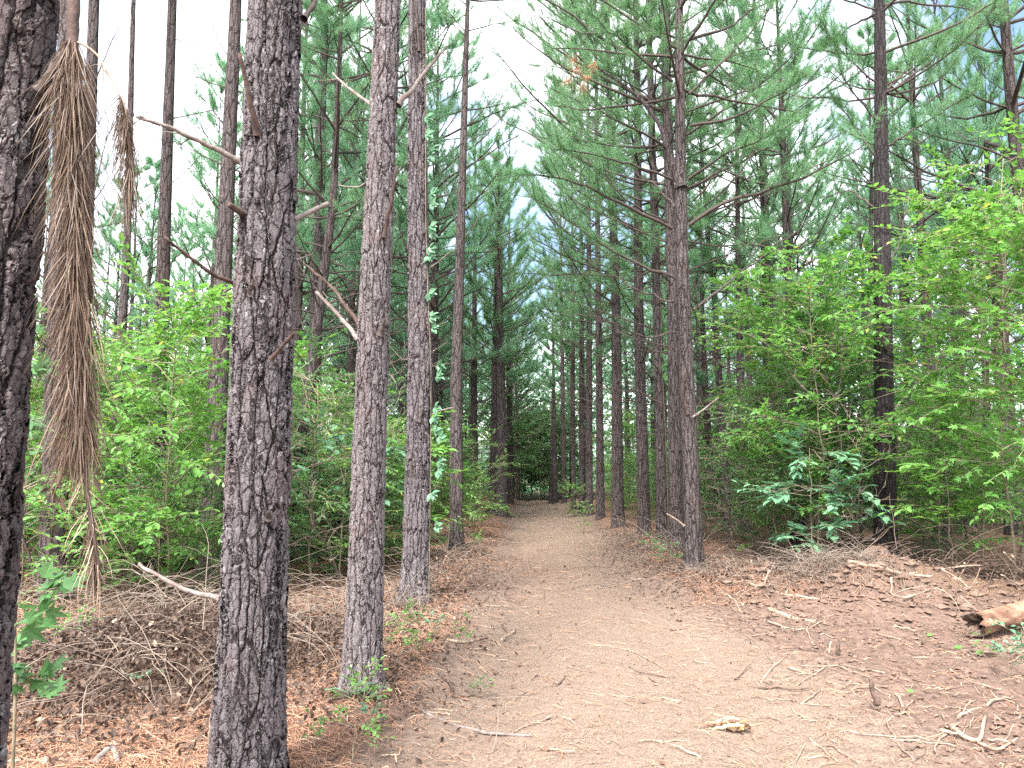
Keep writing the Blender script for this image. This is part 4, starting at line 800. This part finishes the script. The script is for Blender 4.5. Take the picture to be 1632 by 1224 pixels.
while cnt < 110:
    a, b = rg.uniform(690, 1632), 820 + 400 * rg.uniform() ** 1.1
    p = G(a, b); u_ = p[0] - float(xc(p[1]))
    if u_ < -1.7 or (u_ > 2.0 and p[1] > 9): continue
    bare = u_ < 1.1
    if bare and rg.uniform() < .55: continue
    an = rg.uniform(0, 6.28); L = rg.uniform(.08, .4); n = 8; t = np.linspace(-.5, .5, n); bow = rg.normal(0, .18)
    X = p[0] + np.cos(an) * t * L - np.sin(an) * bow * L * (t * t - .25); Y = p[1] + np.sin(an) * t * L + np.cos(an) * bow * L * (t * t - .25)
    r = rg.uniform(.003, .009); P = np.stack([X, Y, ground_h(X, Y) + r * .8 + rg.uniform(0, .02) * (t + .5)], -1); P += rg.normal(0, .003, P.shape)
    o = Geo().add(*tubes(P - p, r * np.linspace(1, .55, n), 6)).build('stick', (M_stick, M_palestick, M_stick, M_darkstick)[cnt % 4]); o.location = p
    if bare: tag(o, 'small loose stick scattered on the bare path', 'stick', 'small sticks scattered on the path')
    else: tag(o, 'small broken stick scattered over the churned soil right of the path', 'stick', 'small sticks on the churned soil')
    cnt += 1

# ------------------------------------------------------------------ stuff on the ground
def straw():
    rng = np.random.default_rng(31); n = 260000; y = 2.5 * np.exp(rng.uniform(0, math.log(22 / 2.5), n)); x = rng.uniform(-.75, .72, n) * y
    st, pa, hu = cover_fn(x, y); keep = rng.uniform(size=n) < np.clip(st * .95 + .05, 0, 1) * (.35 + .65 * sstep(.35, .6, fbm(x * 2.2, y * 2.2, 2, 131))); x, y = x[keep], y[keep]; n = len(x)
    a = rng.uniform(0, 6.28, n) * .5 + 3 * fbm(x * .7, y * .7, 2, 17); L = rng.uniform(.06, .19, n); dx, dy = np.cos(a) * L, np.sin(a) * L; bw = rng.normal(0, .12, n)
    pts = []
    for t in (0, .5, 1):
        X = x + dx * t - dy * bw * (t - t * t) * 4; Y = y + dy * t + dx * bw * (t - t * t) * 4; pts.append(np.stack([X, Y, ground_h(X, Y) + .004 + rng.uniform(0, .018, n) + .01 * (t == .5)], -1))
    P0, P1, P2 = pts; S_ = nrm(np.cross(P2 - P0, np.array([0, 0, 1.]) + rng.normal(0, .4, (n, 3)))) * (.0011 + .00022 * y)[:, None] * rng.uniform(.6, 1.2, n)[:, None]
    V = np.stack([P0 - S_, P0 + S_, P1 - S_, P1 + S_, P2], 1); o = (np.arange(n) * 5)[:, None]
    ob = Geo().add(V, o + np.array([0, 1, 3, 2]), o + np.array([2, 3, 4]), smooth=False).build('pine_straw', M_straw); tag(ob, 'fallen brown pine needles covering the ground under the trees', None, None, 'stuff')
straw()
def blobs(P, r, rng):
    ico_v = np.array([[0, 0, 1], [0, 0, -1], [1, 0, 0], [-1, 0, 0], [0, 1, 0], [0, -1, 0], [.7, .7, .3], [-.7, .7, .3], [.7, -.7, .3], [-.7, -.7, .3]]) 
    f = np.array([[0, 2, 6], [0, 6, 4], [0, 4, 7], [0, 7, 3], [0, 3, 9], [0, 9, 5], [0, 5, 8], [0, 8, 2], [1, 6, 2], [1, 4, 6], [1, 7, 4], [1, 3, 7], [1, 9, 3], [1, 5, 9], [1, 8, 5], [1, 2, 8]])
    n = len(P); a = rng.uniform(0, 6.28, n); c, s_ = np.cos(a), np.sin(a); V = ico_v[None] * (1 + rng.normal(0, .22, (n, 10, 1))) * rng.uniform(.6, 1.3, (n, 1, 3)) * [1, 1, .65]
    X = V[..., 0] * c[:, None] - V[..., 1] * s_[:, None]; Y = V[..., 0] * s_[:, None] + V[..., 1] * c[:, None]
    V = np.stack([X, Y, V[..., 2]], -1) * r[:, None, None] + P[:, None]; return V.reshape(-1, 3), None, ((np.arange(n) * 10)[:, None, None] + f[None]).reshape(-1, 3)
def soil_bits():
    rng = np.random.default_rng(41); n = 26000; y = 3.2 * np.exp(rng.uniform(0, math.log(20 / 3.2), n)); x = rng.uniform(-.35, .75, n) * y; u_ = x - xc(y)
    w = np.clip(.02 + .98 * sstep(1.0, 2.4, u_) * (1 - .7 * sstep(10.4, 11.2, y)) + .35 * sstep(-1.2, -1.7, u_), 0, 1) * np.where(u_ < -2.4, 0, 1) * (.25 + .75 * sstep(.4, .6, fbm(x * 1.7, y * 1.7, 2, 151))); k = rng.uniform(size=n) < w; x, y = x[k], y[k]
    r = .003 + .02 * rng.uniform(size=len(x)) ** 4 + .0007 * y; ob = Geo().add(*blobs(np.stack([x, y, ground_h(x, y) + r * .25], -1), r, rng), smooth=False).build('soil_clods', M_clod); tag(ob, 'crumbs and clods of brown soil over the churned ground', None, None, 'stuff')
    n = 70; x = rng.normal(4.3, .9, n); y = rng.normal(9.6, .45, n); r = rng.uniform(.03, .09, n); ob = Geo().add(*blobs(np.stack([x, y, ground_h(x, y) + r * .15], -1), r, rng), smooth=False).build('soil_clods', M_clod); tag(ob, 'big broken clods of soil along the dirt mound', None, None, 'stuff')
    n = 2000; q = rng.uniform(size=n) < .6; x = np.where(q, rng.normal(4.4, .95, n), rng.normal(3.0, .5, n)); y = np.where(q, rng.normal(9.55, .6, n), rng.normal(10.0, .8, n)); r = .007 + .045 * rng.uniform(size=n) ** 5
    ob = Geo().add(*blobs(np.stack([x, y, ground_h(x, y) + r * .3], -1), r, rng), smooth=False).build('soil_clods', M_clod); tag(ob, 'lumps of dark soil on the mound and the right bank', None, None, 'stuff')
    n = 24000; y = 3.2 * np.exp(rng.uniform(0, math.log(26 / 3.2), n)); x = rng.uniform(-.4, .75, n) * y; u_ = x - xc(y); w = np.where((u_ > -2.2) & ((u_ < 3.5) | (y < 10)), .3 + .7 * sstep(.38, .62, fbm(x * 1.4, y * 1.4, 2, 161)), 0); k = rng.uniform(size=n) < w; x, y = x[k], y[k]; n = len(x)
    a = rng.uniform(0, 6.28, n); D = np.stack([np.cos(a), np.sin(a), rng.normal(.02, .12, n)], -1); V0 = LEAF4[0] * [.4, 1, 1]
    ob = Geo().add(*leaves(np.stack([x, y, ground_h(x, y) + .008], -1), D, np.array([0, 0, 1.]) + rng.normal(0, .3, (n, 3)), (.008 + .045 * rng.uniform(size=n) ** 3.2 + .001 * y) * np.where(np.abs(x - xc(y)) < 1, .75, 1), (V0, LEAF4[1])), smooth=False).build('wood_litter', M_chip); tag(ob, 'pale chips of wood and bark littering the path', None, None, 'stuff')
soil_bits()
def brush(cx, cy, sx, sy, h, n, nleaf, seed, label, rt=(.0016, .0042), Lr=(.35, 1.3), lm=None, tm=None):
    rng = np.random.default_rng(seed); x, y = rng.normal(cx, sx, n), rng.normal(cy, sy, n); e = np.exp(-(((x - cx) / sx) ** 2 + ((y - cy) / sy) ** 2) / 2)
    S_ = np.stack([x, y, ground_h(x, y, False) + rng.uniform(0, h, n) * e], -1); e0 = rng.uniform(-5, 55, n); P = limb_paths(S_, rng.uniform(0, 6.28, n), rng.uniform(*Lr, n), e0, e0 - rng.uniform(20, 110, n), rng, 9, .12)
    P[..., 2] = np.maximum(P[..., 2], ground_h(P[..., 0], P[..., 1], False) + .01); g = Geo().add(*tubes(P, rng.uniform(*rt, n)[:, None] * np.linspace(1, .5, 9)[None], 4), m=0)
    x, y = rng.normal(cx, sx * 1.05, nleaf), rng.normal(cy, sy * 1.05, nleaf); e = np.exp(-(((x - cx) / sx) ** 2 + ((y - cy) / sy) ** 2) / 2)
    g.add(*leaves(np.stack([x, y, ground_h(x, y, False) + .01 + rng.uniform(0, h * .75, nleaf) * e], -1), rng.normal(size=(nleaf, 3)), rng.normal(size=(nleaf, 3)), rng.uniform(.02, .055, nleaf), LEAF8), m=1, smooth=False)
    ob = g.build('dead_brush', [tm or M_twig, lm or M_deadleaf]); tag(ob, label, None, None, 'stuff')
brush(-2.75, 6.5, .85, .95, .55, 430, 17000, 1, 'tangle of dead twigs and brown leaves heaped left of the thick trunk')
brush(-3.9, 8.8, 1.2, 1.0, .4, 260, 2600, 2, 'dry brush behind the heap on the left'); brush(-1.75, 8.2, .45, 1.2, .25, 150, 900, 6, 'dry twigs among the left row trunks')
brush(7.0, 10.2, 1.3, .8, .45, 330, 1400, 3, 'tangle of dead twigs right of the dirt mound', (.002, .006), (.4, 1.5), None, M_darkstick); brush(5.2, 12.2, 1.8, .7, .5, 240, 1200, 7, 'dead twigs under the saplings behind the mound', (.002, .005), (.35, 1.3), None, M_limb)  # deep shade behind the mound is put into these twigs' darker colours
brush(-1.05, 11.5, .42, 2.6, .26, 330, 4200, 4, 'dry brush along the left bank of the path'); brush(2.75, 14.5, .45, 3.2, .25, 330, 3200, 5, 'dry brush along the right bank of the path'); brush(4.0, 9.85, .42, .2, .2, 420, 500, 9, 'mat of roots and straw on top of the dirt mound', (.0012, .004), (.25, .8)); brush(3.2, 10.0, .75, .45, .2, 300, 900, 8, 'dry straw and twigs at the foot of the forked pine', (.001, .003), (.2, .6))

# ------------------------------------------------------------------ small plants
SEED = [plant_mesh(1100 + k, *a, zmin=.15, stem_r=.004, mat=m, wild=.35) for k, (a, m) in enumerate([((.38, .17, 8, 2, 5, .045), M_leaf), ((.28, .16, 8, 2, 4, .05), M_leaf_blue), ((.5, .22, 12, 3, 5, .04), M_leaf), ((.22, .14, 7, 2, 4, .05), M_leaf_dark)])]
for k, (a, b, s_, q, lab) in enumerate([
    (502, 925, 1.3, 1, 'bluish seedling in the straw between the thick and pale-barked trunks, farther back'), (545, 915, 1.2, 0, 'light green seedling just left of the pale-barked trunk'), (668, 1040, .9, 0, 'small seedling in front of the vine-covered trunk, nearest the path'),
    (640, 1055, .8, 2, 'spindly seedling between the pale-barked and vine-covered trunks'), (690, 1020, .7, 1, 'tiny bluish seedling right of the vine-covered trunk foot'), (742, 1030, .7, 0, 'small green sprig on the left bank by the thick stick'),
    (562, 1215, .9, 2, 'thin tall sprig at the bottom, right of the thick trunk'), (590, 1170, .6, 1, 'small pale sprig in straw near the curved grey branch'), (768, 1110, .55, 3, 'fine sprig growing at the left edge of the bare path'), (92, 1035, 1.5, 2, 'bushy small-leaved plant by the foot of the closest trunk'),
    (1608, 1078, .9, 1, 'bluish seedling below the rotten log'), (1630, 1062, 1.0, 1, 'seedling cut by the right edge beside the rotten log'), (1568, 1050, .6, 0, 'small green sprout touching the dark limb under the log'), (225, 1115, .6, 1, 'tiny sprout at the lower rim of the brush heap'),
    (500, 1195, .5, 0, 'tiny green sprout by the foot of the thick trunk'), (930, 850, 1.5, 2, 'weedy plant by the bristly-footed pine of the right row'), (1070, 905, 1.5, 3, 'dark weeds at the foot of the forked pine, toward the path'), (1040, 885, 1.5, 3, 'dark weeds between the forked pine and the stout knobby pine'), (700, 885, 1.6, 0, 'leafy weed left of the slender lone pine'), (745, 880, 1.6, 2, 'leafy weed right of the slender lone pine')]):
    p = G(a, b); o = empty('seedling', p); o.scale = (s_,) * 3; o.rotation_euler = (0, 0, k * 1.9); tag(o, lab, 'plant'); link('stem', SEED[q][0], o); link('foliage', SEED[q][1], o)
def fern():
    rng = np.random.default_rng(6); A = G(575, 1112); root = empty('feathery_plant', A); tag(root, 'feathery blue-green plant at the foot of the pale-barked pine', 'plant')
    for q in range(11):
        az = rng.uniform(3.3, 6.1); L = rng.uniform(.12, .24); P = limb_paths(np.array([[rng.uniform(-.12, .12), -.02, .0]]), np.array([az]), np.array([L]), np.array([rng.uniform(35, 80)]), np.array([rng.uniform(-20, 20)]), rng, 12)[0]
        B = np.repeat(P[2:], 2, 0); sg = np.tile([1, -1], 10)[:, None]; T_ = nrm(np.repeat(np.gradient(P, axis=0)[2:], 2, 0)); sd_ = nrm(np.cross(T_, [0, 0, 1.])) * sg
        g = Geo().add(*tubes(P, np.linspace(.0018, .0008, 12), 4), m=0); g.add(*leaves(B, sd_ + .35 * T_, np.array([0, 0, 1.]) + rng.normal(0, .2, B.shape), .028, LEAF4), m=1, smooth=False); g.build('frond', [M_greenstem, M_leaf_blue], root)
fern()
def sweetgum():
    rng = np.random.default_rng(9); d = 2.75; A = at(24, 1260, d); A[2] = float(ground_h(A[0], A[1])); root = empty('lobed_leaf_sapling', A); tag(root, 'slim sapling with large lobed green leaves beside the closest trunk', 'sapling')
    st = smooth_path([A] + [at(a, b, d) for a, b in ((26, 1100), (22, 950), (30, 800), (28, 640), (34, 520), (30, 450))], 30); g, tw_ = Geo(), Geo().add(*tubes(st - A, np.linspace(.007, .002, 30), 6))
    for a, b, n, sz in ((48, 500, 4, .085), (60, 515, 3, .08), (45, 595, 5, .095), (62, 585, 3, .08), (40, 672, 5, .10), (76, 668, 4, .085), (60, 700, 4, .09), (30, 720, 3, .09), (62, 930, 5, .10), (98, 935, 4, .10), (70, 960, 5, .10), (40, 985, 5, .11), (55, 1000, 4, .10), (22, 1040, 4, .10), (45, 1085, 5, .11), (72, 1080, 5, .11), (68, 1110, 4, .10), (30, 1060, 3, .10), (80, 755, 2, .06), (115, 755, 3, .05)):
        c = at(a, b, d + rng.uniform(-.15, .15)); i = np.argmin(np.abs(st[:, 2] - (c[2] - .06))); tw_.add(*tubes(smooth_path([st[i] - A, (st[i] + c) / 2 - A + [0, 0, .02], c - A], 8), np.linspace(.003, .0012, 8), 4))
        P = np.tile(c - A, (n, 1)) + rng.normal(0, .02, (n, 3)); al = nrm(c - st[i])[None] + rng.normal(0, .55, (n, 3)) + [0, 0, -.35]; g.add(*leaves(P, al, np.array([0, -.45, .8]) + rng.normal(0, .4, (n, 3)), sz * .8 * rng.uniform(.8, 1.2, n), LOBED), smooth=False)
    tw_.build('stem', M_greenstem, root); g.build('foliage', M_leaf_dark, root)
sweetgum()
def vine(key, d, ys_, dx, sz, label, seed, mat):
    rng = np.random.default_rng(seed); x0, dd, z0, ax, rf = root_ax[T[key].name]; z = np.linspace(0, 7.2, 60); a = -.95 + .25 * np.sin(z * 1.1) + dx; r = rf(z) + .012
    P = np.stack([x0 + ax(z) + np.cos(a) * r, dd + np.sin(a) * r, z0 + z], -1); root = empty('climbing_vine', P[0]); tag(root, label, 'vine'); Geo().add(*tubes(P - P[0], np.full(60, .005), 5)).build('stem', M_greenstem, root); g = Geo()
    for py in ys_:
        zz = CAMH + ray(680, py)[2] * dd - z0; i = int(np.clip(zz / 7.2 * 59, 0, 59)); c = P[i] - P[0] + np.array([rng.uniform(0, .1), -rng.uniform(.02, .1), rng.normal(0, .03)]); n = 5
        fan = np.linspace(-1.2, 1.2, n) + rng.normal(0, .1, n); tip = rng.normal(-.3, .5); al = np.stack([np.cos(fan + tip), rng.normal(-.35, .2, n), np.sin(fan + tip) - .2], -1); g.add(*leaves(np.tile(c, (n, 1)), al, np.array([0, -.8, .5]) + rng.normal(0, .3, (n, 3)), sz * rng.uniform(.75, 1.15, n), LEAF8), smooth=False)
    g.build('foliage', mat, root)
vine('vine', 9, [190, 215, 226, 240, 300, 312, 330, 352, 372, 392, 400, 470, 500, 520, 585, 600, 640, 655, 672, 700, 720, 745, 770, 830], .55, .10, 'vine with bluish leaflets climbing the right side of a pine trunk', 3, M_leaf_blue)
vine('r3', 17.2, [480, 495, 505, 520, 540, 560, 575, 600, 470, 515, 530, 620], .1, .14, 'dark leafy vine on the second pine past the forked pine', 4, M_leaf_dark)
dn = Geo(); rng_ = np.random.default_rng(2); c_ = np.array([at(a, b, 12.4) for a, b in ((920, 110), (935, 125), (905, 130), (945, 105), (915, 95), (930, 140))]); tufts(dn, c_ - np.array(T['r1'].location), rng_.normal(size=(6, 3)) + [0, 0, -.4], rng_, 60, (.15, .26), .006, 0); dn.build('dead_needles', simple('orange_dead_needles', (.38, .2, .11), (.6, .38, .24), 10, .7, 0), T['r1'])


# ------------------------------------------------------------------ bare thin stems in the understory
def bare_geo(seed, H):
    rng = np.random.default_rng(seed); z = np.linspace(0, H, 12); w = np.cumsum(rng.normal(0, .05, (12, 2)), 0); w[0] = 0; g, b = Geo(), Geo(); S_ = np.column_stack([w, z]); g.add(*tubes(S_, np.linspace(.016, .004, 12), 6))
    n = 16; t = rng.uniform(.15, 1, n); B = np.stack([np.interp(t, z / H, S_[:, i]) for i in range(3)], -1); L = rng.uniform(.4, 1.2, n); e = rng.uniform(0, 60, n); P = limb_paths(B, rng.uniform(0, 6.28, n), L, e, e - rng.uniform(-20, 40, n), rng, 8, .12)
    b.add(*tubes(P, .005 * np.linspace(1, .4, 8)[None] * np.ones((n, 1)), 4)); add_twigs(b, P, L, rng, 5, np.zeros(n, bool), .2, tw=(.2, .5)); return g.mesh('stem', M_limb), b.mesh('crown', M_twig)
BARE = [bare_geo(1300 + k, H) for k, H in enumerate((3.2, 2.2, 4.0))]; rg = np.random.default_rng(5); c = 0
while c < 44:
    left = c % 2 == 0; y = rg.uniform(8.5, 18) if left else rg.uniform(11.5, 20); x = rg.uniform(-9, -2.2) if left else rg.uniform(3.9, 11); q = BARE[c % 3]
    if left and y < 10 and x > -3.4: continue
    o = empty('bare_sapling', (x, y, float(ground_h(x, y, False)) - .05)); o.rotation_euler = (rg.normal(0, .12), rg.normal(0, .12), rg.uniform(0, 6.28)); s_ = rg.uniform(.7, 1.2); o.scale = (s_,) * 3; link('stem', q[0], o); link('crown', q[1], o)
    tag(o, 'leafless thin sapling among the undergrowth of the %s woods' % ('left' if left else 'right'), 'sapling', 'leafless saplings in the %s woods' % ('left' if left else 'right')); c += 1


for k_, q_ in (('big', .2), ('pale', .17), ('vine', .2), ('thin', .2), ('r1', .22), ('near', .2)):
    x_, y_ = root_ax[T[k_].name][:2]; brush(x_, y_ - .08, q_, q_, .07, 90, 420, 60 + int(y_ * 3), 'bark flakes and needles piled round a pine foot', (.0008, .002), (.12, .35), None, M_twig)
